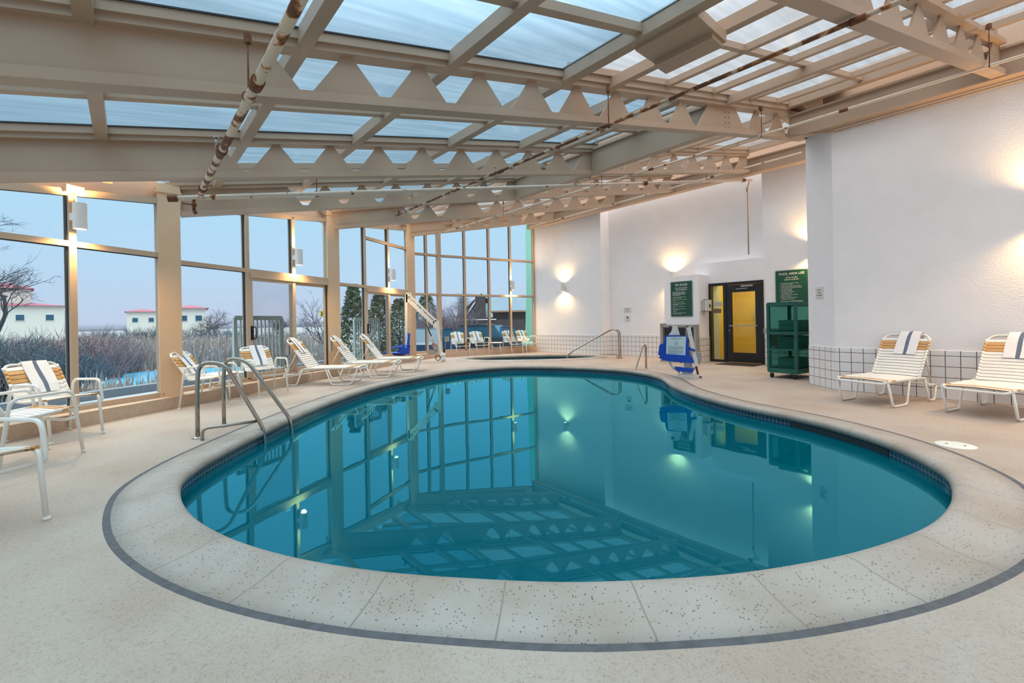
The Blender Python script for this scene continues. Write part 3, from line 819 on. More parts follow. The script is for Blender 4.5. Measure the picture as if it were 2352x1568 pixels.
# ledger beams along the walls
for nm, va, ua, ub, z, lb in (('near', 8.5, -8.6, gu(1, 8.5) - .06, 4.22, 'beige ledger beam above the near right wall with the white loungers'), ('far', 11.62, gu(1, 11.6) + .6, 12.45, 4.73, 'beige ledger beam above the far white wall')):
    t = thing('ledger_beam', lb, 'beam', P(ua, va, z), 0)
    mb = MB(); mb.fr(P(ua, va - .0, z), U * (ub - ua), V * .03, (0, 0, .36)); local(mb, t).build('web', M['beam'], t)
    mb = MB(); mb.fr(P(ua, va - .05, z - .02), U * (ub - ua), V * .2, (0, 0, .025)); local(mb, t).build('bottom_flange', M['beam'], t)
    mb = MB(); mb.fr(P(ua, va - .05, z + .335), U * (ub - ua), V * .2, (0, 0, .03)); local(mb, t).build('top_flange', M['beam'], t)
mb = MB(); mb.prism([P(-8.6, 8.65, 4.5), P(2.0, 8.65, 4.5), P(2.5, 9.15, 4.5), P(2.5, 12.6, 4.5), P(-8.6, 12.6, 4.5)], (0, 0, .05)); mb.fr(P(-8.6, 8.62, 4.3), U * 10.7, V * .03, (0, 0, .75)); mb.build('trim_1', M['beam'], kind='structure')
mb = MB(); mb.prism([P(1.8, 8.40, zr(8.4, .60)), P(2.85, 8.40, zr(8.4, .60)), P(2.85, 9.4, zr(8.4, .60)), P(1.8, 9.4, zr(8.4, .60))], (0, 0, .05)); mb.build('trim_3', M['beam'], kind='structure')
mb = MB(); mb.fr(P(2.5, 11.95, 5.1), U * 10, V * .06, (0, 0, .5)); mb.fr(P(2.55, 11.62, 5.08), U * 9.9, V * .35, (0, 0, .03)); mb.build('trim_2', M['beam'], kind='structure')

# ceiling box hung under the skylight edge
t = thing('ceiling_box', 'shallow beige metal box hung below the skylight frames', 'box', P(2.05, 3.95, zr(3.9, .3)), 0)
mb = MB(); mb.fr(P(1.78, 3.70, zr(3.9, .33)), U * .62, V * .55, (0, 0, .10)); local(mb, t).build('body', M['beam'], t)
mb = MB(); mb.fr(P(1.80, 4.0, zr(3.9, .28)), U * .58, V * .22, (0, 0, .05)); local(mb, t).build('lower_tray', M['beam'], t)

# ------------------------------------------------------------------ pipes
def pipe(label, path, r, mat, parts, name='sprinkler_pipe'):
    path = [Vector(p) for p in path]; t = thing(name, label, 'pipe', path[0], 0)
    mb = MB(); mb.tube(path, r, 12); local(mb, t).build('run', mat, t)
    for kind, q, kw in parts:
        q = Vector(q); mb = MB()
        if kind == 'coupling':
            a = Vector(kw); mb.tube([q - a * .05, q + a * .05], r * 1.35, 12)
            local(mb, t).build('coupling', M['rusty'], t); continue
        if kind == 'hanger':
            mb.tube([q + Vector((0, 0, -r * 1.2)), q + Vector((0, 0, kw))], .006, 6); mb.box(q + Vector((0, 0, kw)), (.035, .035, .06)); mb.tube([q + (U * math.cos(a_ * PI / 5) * 0 + V * math.cos(a_ * PI / 5) + Vector((0, 0, math.sin(a_ * PI / 5)))) * r * 1.25 for a_ in range(10)], .005, 5, closed=True)
            local(mb, t).build('hanger', M['rusty'], t); continue
        if kind == 'head':
            mb.tube([q, q + Vector((0, 0, .07 * kw))], .009, 8); mb.rev([(.022, 0), (.022, .004)], q + Vector((0, 0, .07 * kw)), 10)
            local(mb, t).build('sprinkler_head', M['brass'], t); continue
        if kind == 'valve':
            mb.tube([q, q + Vector((0, 0, -.16))], .018, 8); mb.ball(q + Vector((0, 0, -.09)), .032); mb.bar(q + Vector((0, 0, -.09)), q + Vector((0, 0, -.09)) - V * .12, .02, .012); mb.tube([q + Vector((0, 0, -.16)), q + Vector((0, 0, -.2)) + V * .02], .022, 8)
            local(mb, t).build('drain_valve', M['rusty'], t)
    return t


Uh = tuple(U)
pipe('thick rust-blotched white sprinkler pipe slanting down at the top left', [P(-3, .64, 2.80), P(6.0, .64, 2.74), P(6.25, .66, 2.77), P(6.84, .71, 2.845)], .031, M['rustpipe'],
     [('hanger', P(3.45, .64, 2.77), .40), ('coupling', P(4.6, .64, 2.755), Uh), ('coupling', P(3.2, .64, 2.76), Uh), ('coupling', P(5.95, .64, 2.74), Uh), ('head', P(4.62, .60, 2.78), 1.2)])
mainA, mainB = P(6.90, .40, 2.80), P(4.45, 11.95, 4.66)
md = (mainB - mainA).normalized()
pipe('long off-white sprinkler main running below the third girder', [mainA, mainB], .032, M['rustless'],
     [('coupling', mainA + md * .03, tuple(md)), ('valve', mainA + md * .25, 0), ('hanger', mainA + md * 1.7, .35), ('hanger', mainA + md * 7.0, .35), ('coupling', mainA + md * 8.2, tuple(md)), ('hanger', mainA + md * 10.2, .3), ('coupling', mainA + md * 11.6, tuple(md))])
pipe('rusty thin sprinkler pipe running diagonally over the middle of the pool', [P(-3, 4.24, 3.47), P(8.55, 4.24, 3.45)], .02, M['rustmore'],
     [('hanger', P(gu(1, 4.24) - .12, 4.24, 3.45), .42), ('coupling', P(6.2, 4.24, 3.45), Uh), ('coupling', P(5.1, 4.24, 3.45), Uh), ('hanger', P(8.4, 4.24, 3.45), .05), ('head', P(5.2, 4.22, 3.46), 1), ('coupling', P(.8, 4.24, 3.46), Uh)])
pipe('thin rust-flecked sprinkler pipe beside the ledger of the near wall', [P(-3, 7.56, 4.06), P(12.3, 7.56, 4.05)], .018, M['rustless'],
     [('hanger', P(gu(0, 7.56) - .1, 7.56, 4.06), .45), ('hanger', P(gu(1, 7.56) - .1, 7.56, 4.05), .42), ('coupling', P(1.6, 7.56, 4.055), Uh), ('hanger', P(9.0, 7.56, 4.05), .3), ('coupling', P(4.6, 7.56, 4.05), Uh), ('head', P(3.0, 7.5, 4.06), -1), ('head', P(7.2, 7.56, 4.05), 1), ('coupling', P(11.2, 7.56, 4.05), Uh)])
pipe('thin sprinkler pipe hugging the ledger of the far wall', [P(3.2, 11.42, 4.86), P(12.1, 11.42, 4.72)], .017, M['rustless'],
     [('coupling', P(5.2, 11.42, 4.83), Uh), ('coupling', P(8.3, 11.42, 4.78), Uh), ('head', P(6.0, 11.42, 4.82), 1), ('coupling', P(10.4, 11.42, 4.745), Uh), ('hanger', P(7.0, 11.42, 4.80), .1)])
pipe('cream conduit along the top of the near right wall', [P(-6, 8.61, 4.16), P(1.92, 8.61, 4.15), P(2.1, 8.55, 4.17), P(2.75, 8.3, 4.28)], .013, M['beam'], [], 'wall_conduit')
pipe('cream drop pipe ending against the white wall above the doors', [mainB - md * .10 + Vector((0, 0, -.02)), P(4.56, 11.97, 4.5), P(4.58, 12.02, 2.80)], .017, M['frame'], [('coupling', P(4.57, 11.98, 4.45), (0, 0, 1))], 'drop_pipe')

# ------------------------------------------------------------------ wall lamps
def sconce(label, pos, dirn, bracket, power, group='cylinder wall lamps', h=.32, r=.068):
    """pos = centre of the cylinder, dirn = unit vector from its mounting to it"""
    t = thing('wall_lamp', label, 'wall lamp', pos, 0, group); dirn = Vector(dirn)
    mb = MB(); mb.rev([(r, -h / 2), (r, h / 2)], n=24, cap=False); mb.rev([(r - .006, h / 2), (r - .006, -h / 2)], n=24, cap=False)
    for zz in (-h / 2, h / 2):
        for a in range(24):
            a0, a1 = 2 * PI * a / 24, 2 * PI * (a + 1) / 24
            mb.poly([(r * math.cos(a0), r * math.sin(a0), zz), (r * math.cos(a1), r * math.sin(a1), zz), ((r - .006) * math.cos(a1), (r - .006) * math.sin(a1), zz), ((r - .006) * math.cos(a0), (r - .006) * math.sin(a0), zz)])
    mb.build('housing', M['lampw'], t)
    mb = MB(); mb.bar(-dirn * (r - .01), -dirn * (bracket), .07, .09); mb.build('bracket', M['lampw'], t)
    for s_ in (-1, 1):
        mb = MB(); mb.rev([(.001, -.002), (r - .012, 0), (.001, .002)], (0, 0, s_ * (h / 2 - .022)), 16, cap=False); mb.build('bulb', M['bulb'], t)
        ld = bpy.data.lights.new('lamp_light', 'SPOT'); ld.energy = power * (1.0 if s_ < 0 else 1.0); ld.color = (1, .60, .24); ld.spot_size = math.radians(150); ld.spot_blend = .9; ld.shadow_soft_size = .045
        lo = bpy.data.objects.new('lamp_light', ld); COL.objects.link(lo); lo.parent = t; lo.location = (0, 0, s_ * (h / 2 + .01))
        lo.rotation_euler = (0 if s_ < 0 else PI, 0, 0)
    return t


for k, lb, pw in ((-2, 'white cylinder wall lamp on a mullion behind the camera', 60), (-1, 'white cylinder wall lamp on the mullion of the brushy window at far left', 80), (0, 'white cylinder wall lamp above the first sliding door', 70), (1, 'white cylinder wall lamp above the second sliding door, beyond the middle column', 70)):
    p0, p1 = BAYS[k]; d = (p1 - p0).normalized(); n_ = Vector((d.y, -d.x, 0)); q = p0.lerp(p1, BT2)
    s_ = sconce(lb, q + n_ * .20 + Vector((0, 0, 2.61)), n_, .145, pw)
q = FARW[0].lerp(FARW[1], .723)
sconce('white cylinder wall lamp on a mullion of the far windows', q + FIN * .20 + Vector((0, 0, 2.53)), FIN, .145, 70)
sconce('white cylinder wall lamp with round glows on the white wall beside the far windows', P(10.9, VB - .11, 2.4), -V, .11, 70)
sconce('white cylinder wall lamp hidden behind the pier, glowing above it', P(6.85, VS - .11, 2.42), -V, .11, 70)
sconce('white cylinder wall lamp peeking out behind the corner of the near right wall', P(3.17, VD - .11, 2.76), -V, .11, 70)
sconce('white cylinder wall lamp past the right edge of the view on the near wall', P(-.30, VR - .11, 2.49), -V, .11, 90)
sconce('white cylinder wall lamp behind the camera on the near wall', P(-4.5, VR - .11, 2.49), -V, .11, 90)
# junction box and cable above the first lamp
p0, p1 = BAYS[-1]; d = (p1 - p0).normalized(); n_ = Vector((d.y, -d.x, 0)); q = p0.lerp(p1, BT2); zt_ = zr(uv_of(q)[1], .24)
t = thing('junction_box', 'small cream junction box with a cable on the window head above the left lamp', 'junction box', q + n_ * .085 + Vector((0, 0, zt_ + .02)), 0)
mb = MB(); mb.fr(-d * .09 - n_ * .03 - Vector((0, 0, .04)), d * .18, n_ * .07, (0, 0, .09)); mb.build('body', M['frame'], t)
mb = MB(); mb.tube([n_ * .03 + Vector((0, 0, -.04)), n_ * .01 + d * .02 + Vector((0, 0, -.12)), n_ * 0 + Vector((0, 0, 2.66 - zt_))], .008, 6); mb.build('cable', M['frame'], t)
# ------------------------------------------------------------------ chairs, loungers, table, towels
def strapset(mb, pts, y0, y1, n, wd, tan, th=.006, wrap=.012):
    """straps across a pair of rails: pts = polyline (x,z) of the rail; n straps; tan = indices with tan vinyl"""
    L = [0]
    for a, b in zip(pts, pts[1:]): L.append(L[-1] + math.hypot(b[0] - a[0], b[1] - a[1]))

    def at(s):
        for k in range(len(pts) - 1):
            if s <= L[k + 1] or k == len(pts) - 2:
                t = (s - L[k]) / (L[k + 1] - L[k]); a, b = pts[k], pts[k + 1]
                dx, dz = (b[0] - a[0]), (b[1] - a[1]); q = math.hypot(dx, dz)
                return Vector((a[0] + dx * t, 0, a[1] + dz * t)), Vector((dx / q, 0, dz / q))
    for k in range(n):
        c, t = at(L[-1] * (k + .5) / n); nr = Vector((-t.z, 0, t.x))
        m = 1 if k in tan else 0
        sag = .012
        for side in (1, -1):
            for j in range(6):
                ya, yb = y0 + (y1 - y0) * j / 6, y0 + (y1 - y0) * (j + 1) / 6
                fa, fb = 1 - (2 * j / 6 - 1) ** 2, 1 - (2 * (j + 1) / 6 - 1) ** 2
                oa, ob = nr * (side * wrap - sag * fa * 1.0), nr * (side * wrap - sag * fb * 1.0)
                if side < 0: oa, ob = nr * (-wrap * .1 - sag * fa), nr * (-wrap * .1 - sag * fb)
                q = [c - t * wd / 2 + Vector((0, ya, 0)) + oa, c + t * wd / 2 + Vector((0, ya, 0)) + oa, c + t * wd / 2 + Vector((0, yb, 0)) + ob, c - t * wd / 2 + Vector((0, yb, 0)) + ob]
                if side > 0: q.reverse()
                mb.poly(q, m, None, False)
        for ye in (y0, y1):    # the strap wraps round the rail
            mb.tube([c - t * wd / 2 + Vector((0, ye, 0)), c + t * wd / 2 + Vector((0, ye, 0))], .0152, 8, m)


BACK = [(-.20, .43), (-.30, .60), (-.37, .72), (-.425, .79)]
SEAT = [(.27, .455), (.12, .44), (-.05, .42), (-.20, .425)]
def make_chair():
    t = thing('strap_chair', '', 'chair')
    r = .0145; w = .235
    # seat and back hoop with its front legs
    hp = [(.34, -w, .0), (.275, -w, .455), (-.19, -w, .415), (-.30, -w, .60), (-.445, -w + .01, .815), (-.445, w - .01, .815), (-.30, w, .60), (-.19, w, .415), (.275, w, .455), (.34, w, .0)]
    mb = MB(); mb.tube(fillet(hp, .07, 5), r, 10); mb.build('seat_frame', M['white'], t)
    # arm hoops joined by the crossbar under the seat
    w2 = .275
    ah = [(-.30, -w2, 0), (-.215, -w2, .61), (.235, -w2, .62), (.275, -w2, .36), (.21, -w2 + .06, .345), (.21, w2 - .06, .345), (.275, w2, .36), (.235, w2, .62), (-.215, w2, .61), (-.30, w2, 0)]
    mb = MB(); mb.tube(fillet(ah, .075, 5), r, 10); mb.build('arm_frame', M['white'], t)
    mb = MB(); strapset(mb, BACK, -w + .002, w - .002, 8, .046, (6, 5, 4)); mb.build('backrest', [M['strapw'], M['strapt']], t)
    mb = MB(); strapset(mb, SEAT, -w, w, 9, .044, (0, 1)); mb.build('seat', [M['strapw'], M['strapt']], t)
    for x, y in ((.34, -w), (.34, w), (-.30, -w2), (-.30, w2)):
        mb = MB(); mb.rev([(.018, 0), (.018, .022)], (x, y, 0), 10); mb.build('foot_cap', M['skim'], t)
    return t


def make_lounger(k=1.0, hw=.27):
    """origin below the hinge; k stretches the length; foot end at +x"""
    t = thing('sun_lounger', '', 'sun lounger'); r = .0145
    def X(p): return [(a * k if True else a, b, c) for a, b, c in p]
    for s in (-1, 1):
        mb = MB(); mb.tube(fillet(X([(-.10, s * hw, .33), (-.22, s * hw * 1.02, .015), (-.40, s * hw * 1.02, .015), (-.47, s * hw, .21)]), .05, 4), r, 8); mb.build('leg', M['white'], t)
        mb = MB(); mb.tube(fillet(X([(.36, s * hw, .325), (.46, s * hw * 1.02, .015), (.86, s * hw * 1.02, .015), (.985, s * hw, .325)]), .05, 4), r, 8); mb.build('leg', M['white'], t)
    fr = [(-.47, -hw, .215), (-.20, -hw, .225), (-.09, -hw, .33), (.98, -hw, .335), (1.03, -hw + .05, .31), (1.03, hw - .05, .31), (.98, hw, .335), (-.09, hw, .33), (-.20, hw, .225), (-.47, hw, .215)]
    mb = MB(); mb.tube(fillet(X(fr), .05, 4), r, 8); mb.tube(X([(-.47, -hw, .215), (-.47, hw, .215)]), r * .8, 8); mb.build('base_frame', M['white'], t)
    w = hw - .02
    bk = [(0, -w, .335), (-.37, -w, .84), (-.44, -w + .06, .905), (-.44, w - .06, .905), (-.37, w, .84), (0, w, .335)]
    mb = MB(); mb.tube(fillet(X(bk), .08, 5), r, 8); mb.build('back_frame', M['white'], t)
    mb = MB(); strapset(mb, [(p[0] * k, p[1]) for p in [(-.01, .35), (-.38, .855)]], -w, w, 13, .037, (11, 10, 9)); mb.build('backrest', [M['strapw'], M['strapt']], t)
    mb = MB(); strapset(mb, [(p[0] * k, p[1]) for p in [(1.0, .34), (.0, .34)]], -hw, hw, 22, .037, (2, 3, 4)); mb.build('seat', [M['strapw'], M['strapt']], t)
    for s in (-1, 1):
        mb = MB(); mb.tube(X([(-.22, s * w, .645), (-.44, s * w * .9, .26)]), .009, 6); mb.build('support_strut', M['white'], t)
    return t


def make_towel(prof, w=.23):
    """cloth strip: prof = polyline (x,z) across the rail, width along y"""
    mb = MB(); n = len(prof); th = .007
    ys = [-w / 2, -.028, -.006, w / 2] if False else [-w / 2, -.02, .02, w / 2]
    nor = []
    for k in range(n):
        a = prof[max(0, k - 1)]; b = prof[min(n - 1, k + 1)]; dx, dz = b[0] - a[0], b[1] - a[1]; q = math.hypot(dx, dz); nor.append((-dz / q, dx / q))
    for side in (0, 1):
        for k in range(n - 1):
            for j in range(3):
                q = []
                for kk, jj in ((k, j), (k + 1, j), (k + 1, j + 1), (k, j + 1)):
                    o = th if side == 0 else 0; wob = .006 * math.sin(jj * 2.1 + kk * .9)
                    q.append((prof[kk][0] + nor[kk][0] * (o + wob * .5), ys[jj] + .004 * math.sin(kk * 1.3 + jj), prof[kk][1] + nor[kk][1] * (o + wob * .5)))
                if side: q.reverse()
                mb.poly(q, 1 if j == 1 else 0, None, True)
    for k in range(n - 1):
        for j in (0, 3):
            q = [(prof[k][0], ys[j], prof[k][1]), (prof[k + 1][0], ys[j], prof[k + 1][1]), (prof[k + 1][0] + nor[k + 1][0] * th, ys[j], prof[k + 1][1] + nor[k + 1][1] * th), (prof[k][0] + nor[k][0] * th, ys[j], prof[k][1] + nor[k][1] * th)]
            if j: q.reverse()
            mb.poly(q, 0)
    o = mb.build('towel', [M['towel'], M['stripe']]); return o


CH_TP = [(-.20, .50), (-.255, .59), (-.31, .66), (-.375, .745), (-.425, .815), (-.447, .843), (-.472, .835), (-.487, .79), (-.49, .70), (-.485, .60), (-.488, .50), (-.48, .40)]
CH_TP = CH_TP[::-1]
chair0 = make_chair(); towel_c = make_towel(CH_TP); used = [0]


def place_chair(x, y, deg, label, group, tl=None, ty=0.0, tgroup='striped towels on the strap chairs'):
    o = chair0 if not used[0] else copy_tree(chair0); first = not used[0]; used[0] += 1
    o.location = (x, y, 0); o.rotation_euler = (0, 0, math.radians(deg)); tag(o, label, 'chair', group)
    if tl:
        w = towel_c if first else towel_c.copy()
        if not first: COL.objects.link(w)
        w.rotation_euler = (0, 0, math.radians(deg)); a = math.radians(deg); w.location = (x - math.sin(a) * ty, y + math.cos(a) * ty, 0)
        tag(w, tl, 'towel', tgroup)


GA, GB = 'white and tan strap chairs by the left windows', 'white and tan strap chairs by the far windows'
place_chair(-5.12, 4.96, -16, 'white and tan strap chair with towel under the brushy window at far left', GA, 'white towel with a slate stripe over the chair under the brushy window at far left', .035)
place_chair(-4.53, 4.06, 77, 'white and tan strap chair turned away at the left edge, beside the toweled chair', GA)
place_chair(-3.36, 2.66, -14, 'white strap chair cut off at the lower left edge, nearest the camera', GA)
place_chair(-4.63, 6.78, 8, 'strap chair turned sideways in front of the widest tan column, facing the pool', GA, 'white towel with a slate stripe over the chair before the widest tan column', .0)
place_chair(-4.37, 7.80, -38, 'strap chair between the round side table and the first lounger', GA, 'white towel with a slate stripe over the chair between side table and loungers', .03)
place_chair(-1.86, 15.85, -66, 'strap chair at the far windows, nearest the pool lift', GB, 'white striped towel on the far-window chair nearest the pool lift', 0)
place_chair(-1.20, 16.20, -64, 'strap chair at the far windows, just left of the small white table', GB, 'white striped towel on the far-window chair left of the small table', 0)
place_chair(.02, 16.55, -60, 'strap chair at the far windows, just right of the small white table', GB, 'white striped towel on the far-window chair right of the small table', 0)
place_chair(.55, 16.80, -58, 'strap chair at the far windows, in the corner by the tiled wall', GB, 'white striped towel on the chair in the far corner by the tiled wall', 0)

LO_TP = [(-.19, .635), (-.25, .715), (-.32, .81), (-.38, .885), (-.425, .93), (-.45, .945), (-.475, .93), (-.485, .88), (-.487, .80), (-.484, .70), (-.488, .60)]
LO_TP = LO_TP[::-1]
lg0 = make_lounger(1.0, .27); tw0 = make_towel(LO_TP, .2)
GL, GR = 'sun loungers by the left windows', 'sun loungers by the near right wall'
for i, (x, y, a, lb, tl) in enumerate(((-4.06, 9.02, 0, 'white strap lounger nearest the camera on the window side', 'white striped towel over the head of the nearest window-side lounger'),
                                       (-3.62, 10.06, 1, 'white strap lounger in the middle of the three on the window side', 'white striped towel over the head of the middle window-side lounger'),
                                       (-3.30, 11.06, 2, 'white strap lounger farthest back on the window side, before the blue lift seat', 'white striped towel over the head of the farthest window-side lounger'))):
    o = lg0 if i == 0 else copy_tree(lg0); w = tw0 if i == 0 else tw0.copy()
    if i: COL.objects.link(w)
    o.location = w.location = (x, y, 0); o.rotation_euler = w.rotation_euler = (0, 0, math.radians(a)); tag(o, lb, 'sun lounger', GL); tag(w, tl, 'towel', 'striped towels on the window-side loungers')
lg1 = make_lounger(.84, .295); tw1 = make_towel([(x * .86 + (.0), z) for x, z in LO_TP], .25)
for i, (x, y, lb, tl) in enumerate(((5.41, 6.27, 'white strap lounger against the near right wall, left of the two and fully in view', 'white towel with a blue stripe on the right-wall lounger fully in view'),
                                    (6.06, 5.43, 'white strap lounger against the near right wall, cut off by the right edge', 'white towel with a blue stripe on the lounger cut off at the right edge'))):
    o = lg1 if i == 0 else copy_tree(lg1); w = tw1 if i == 0 else tw1.copy()
    if i: COL.objects.link(w)
    a = math.radians(205); o.location = (x, y, 0); o.rotation_euler = (0, 0, a); ty = .04
    w.location = (x - math.sin(a) * ty, y + math.cos(a) * ty, 0); w.rotation_euler = (0, 0, a); tag(o, lb, 'sun lounger', GR); tag(w, tl, 'towel', 'blue striped towels on the right-wall loungers')

def side_table(x, y, r, h, label):
    t = thing('side_table', label, 'side table', (x, y, 0))
    mb = MB(); mb.rev([(r - .03, h - .022), (r - .004, h - .018), (r, h - .008), (r - .004, h), (.001, h + .001)], n=36); mb.build('tabletop', M['white'], t)
    mb = MB(); mb.tube([(r * .72 * math.cos(a * PI / 10), r * .72 * math.sin(a * PI / 10), h * .5) for a in range(20)], .007, 6, closed=True); mb.build('ring_brace', M['white'], t)
    for k in range(4):
        a = PI / 4 + k * PI / 2; c, s = math.cos(a), math.sin(a)
        mb = MB(); mb.tube([(r * .95 * c, r * .95 * s, 0), (r * .72 * c, r * .72 * s, h - .02)], .0125, 8); mb.build('leg', M['white'], t)
side_table(-4.82, 7.42, .27, .43, 'round white side table between two toweled chairs by the first sliding door')
side_table(-.60, 16.35, .26, .43, 'small white side table among the chairs at the far windows')

# ------------------------------------------------------------------ rails
t = thing('pool_ladder', 'stainless steel pool ladder with two bent handrails at the left pool edge', 'ladder', (-3.30, 5.05, 0))
L0 = Vector((-3.30, 5.05, 0))
for (fx, fy, wx, wy) in ((-3.43, 4.80, -2.83, 5.02), (-3.49, 5.33, -2.72, 5.42)):
    f = Vector((fx, fy, 0)); wv = Vector((wx, wy, 0)); d = (wv - f); dl = d.length; d.normalize()
    pth = [f, f + Vector((0, 0, .55)), f + d * .02 + Vector((0, 0, .82)), f + d * .26 + Vector((0, 0, .80)), f + d * (dl - .02) + Vector((0, 0, .06)), f + d * dl + Vector((0, 0, -.08)), f + d * dl + Vector((0, 0, -.55)), f + d * (dl - .10) + Vector((0, 0, -.9))]
    mb = MB(); mb.tube([p - L0 for p in fillet(pth, .17, 8)], .022, 14); mb.build('handrail', M['chrome'], t)
    mb = MB(); mb.rev([(.055, 0), (.055, .008), (.03, .018), (.024, .02)], f - L0, 20); mb.build('base_flange', M['brass'], t)
f = Vector((-3.31, 4.70, 0)); e_ = Vector((-2.90, 4.99, .13))
mb = MB(); mb.tube([p - L0 for p in fillet([f, f + Vector((0, 0, .125)), e_], .06, 6)], .016, 10); mb.build('brace', M['chrome'], t)
for z in (-.17, -.42, -.68):
    mb = MB(); a, b = Vector((-2.83, 5.02, z)) - L0, Vector((-2.72, 5.42, z)) - L0; mb.bar(a, b, .075, .03); mb.build('step', M['black'] if z > -.2 else M['skim'], t)

t = thing('grab_rail', 'single bent steel grab rail at the far end of the pool', 'handrail', (3.20, 10.62, 0)); L0 = Vector((3.20, 10.62, 0))
d = Vector((-.80, -.62, 0)).normalized()
pth = [L0, L0 + Vector((0, 0, .55)), L0 + d * .10 + Vector((0, 0, .60)), L0 + d * .40 + Vector((0, 0, .05)), L0 + d * .52 + Vector((0, 0, -.10)), L0 + d * .52 + Vector((0, 0, -.7))]
mb = MB(); mb.tube([p - L0 for p in fillet(pth, .09, 6)], .024, 12); mb.build('rail', M['bronze'], t)
mb = MB(); mb.rev([(.05, 0), (.05, .008), (.028, .018)], n=20); mb.build('base_flange', M['brass'], t)

t = thing('spa_handrail', 'long sloping double handrail into the hot spa before the tiled wall', 'handrail', (3.3, 13.62, 0)); L0 = Vector((3.3, 13.62, 0))
for s in (-.03, .05):
    o = Vector((s, s * 1.2, 0)); e1 = Vector((1.86, 14.0, 0)) + Vector((0, s * 2, 0))
    pth = [L0 + o, L0 + o + Vector((-.02, 0, .86)), L0 + o + Vector((-.22, .06, .90)), e1 + Vector((0, 0, .20)), e1 + Vector((-.14, .0, .04)), e1 + Vector((-.15, 0, -.3))]
    mb = MB(); mb.tube([p - L0 for p in fillet(pth, .12, 6)], .02, 12); mb.build('rail', M['chrome'], t)
mb = MB(); mb.box((0.02, .01, .006), (.16, .12, .012)); mb.build('base_plate', M['brass'], t)
mb = MB(); mb.tube([p for p in fillet([(-.08, 0, 0), (-.09, 0, .13), (-.55, .04, .14), (-.62, .05, .13)], .06, 5)], .013, 8); mb.build('brace', M['chrome'], t)

# ------------------------------------------------------------------ pool lifts
def placard(parent, o, right, up, w, h, name='placard'):
    o, right, up = Vector(o), Vector(right).normalized(), Vector(up).normalized(); nz = right.cross(up)
    mb = MB(); mb.fr(o - right * w / 2 - up * h / 2, right * w, up * h, nz * .004); p = mb.build(name, M['ltblue'], parent)
    q = o + nz * .004
    text_obj('POOL LIFT', w * .11, M['ink'], p, q + up * h * .36 - right * w * .0, right, up, 'lettering', 'CENTER', .0004)
    mb = MB()      # wheelchair pictogram
    c = q + up * h * .17
    mb.tube([c + (right * math.cos(a) + up * math.sin(a)) * w * .06 - up * w * .04 + nz * .001 for a in [PI * .75 + k * PI * 1.25 / 10 for k in range(11)]], w * .008, 5)
    mb.tube([c + up * w * .075 + nz * .001, c + up * w * .02 + right * w * .005 + nz * .001, c + right * w * .045 + up * w * .015 + nz * .001, c + right * w * .07 - up * w * .05 + nz * .001], w * .010, 5)
    mb.ball(c + up * w * .095, w * .014); mb.build('wheelchair_symbol', M['ink'], p)
    for k in range(9):
        mb = MB(); ww = w * (.78 if k not in (4, 8) else .5); mb.fr(q - right * w * .39 - up * (h * .04 + k * h * .048), right * ww, up * h * .014, nz * .0005); mb.build('text_line', M['ink'], p)
    return p


def seat_shell(parent, M4, w=.48, d=.44, hb=.52):
    """moulded seat: back panel, seat pan, side wings; local x forward, y left; M4 places it"""
    mb = MB()
    prof = [(-.06, hb), (-.045, hb - .03), (.0, .10), (.05, .03), (.14, .0), (d - .03, .02), (d, -.01)]
    n = len(prof); ws = [.70, .78, .95, 1.0, 1.0, .98, .92]
    for side in (0, 1):
        for k in range(n - 1):
            for j in range(6):
                q = []
                for kk, jj in ((k, j), (k + 1, j), (k + 1, j + 1), (k, j + 1)):
                    y = (jj / 6 - .5) * w * ws[kk]; lift = .05 * abs(jj / 6 - .5) ** 2 * 4
                    a = prof[max(0, kk - 1)]; b = prof[min(n - 1, kk + 1)]; dx, dz = b[0] - a[0], b[1] - a[1]; L = math.hypot(dx, dz); nx, nz_ = -dz / L, dx / L
                    o = (lift if side == 0 else lift - .035)
                    q.append(M4 @ Vector((prof[kk][0] + nx * o * -1 * (-1), y, prof[kk][1] + nz_ * o)))
                if side == 0: q.reverse()
                mb.poly(q, 0, None, True)
    for k in range(n - 1):
        for j in (0, 6):
            q = []
            for kk, o in ((k, .05), (k + 1, .05), (k + 1, .015), (k, .015)):
                a = prof[max(0, kk - 1)]; b = prof[min(n - 1, kk + 1)]; dx, dz = b[0] - a[0], b[1] - a[1]; L = math.hypot(dx, dz)
                q.append(M4 @ Vector((prof[kk][0] - dz / L * o, (j / 6 - .5) * w * ws[kk], prof[kk][1] + dx / L * o)))
            mb.poly(q, 0)
    for kk in (0, n - 1):
        a = prof[max(0, kk - 1)]; b = prof[min(n - 1, kk + 1)]; dx, dz = b[0] - a[0], b[1] - a[1]; L = math.hypot(dx, dz); top, bot = [], []
        for jj in range(7):
            lift = .05 * abs(jj / 6 - .5) ** 2 * 4; y = (jj / 6 - .5) * w * ws[kk]
            top.append(M4 @ Vector((prof[kk][0] - dz / L * lift, y, prof[kk][1] + dx / L * lift))); bot.append(M4 @ Vector((prof[kk][0] - dz / L * (lift - .035), y, prof[kk][1] + dx / L * (lift - .035))))
        for jj in range(6): mb.poly([top[jj], top[jj + 1], bot[jj + 1], bot[jj]], 0)
    for s in (-1, 1):     # side wings
        pts = [Vector((.0, s * w * .5, .0)), Vector((.30, s * w * .5, .03)), Vector((.26, s * w * .52, .12)), Vector((.03, s * w * .5, .24)), Vector((-.04, s * w * .44, .26))]
        mb.prism([M4 @ p for p in pts], (M4.to_3x3() @ Vector((0, -s * .035, 0))))
    o = mb.build('seat', M['blue'], parent); return o


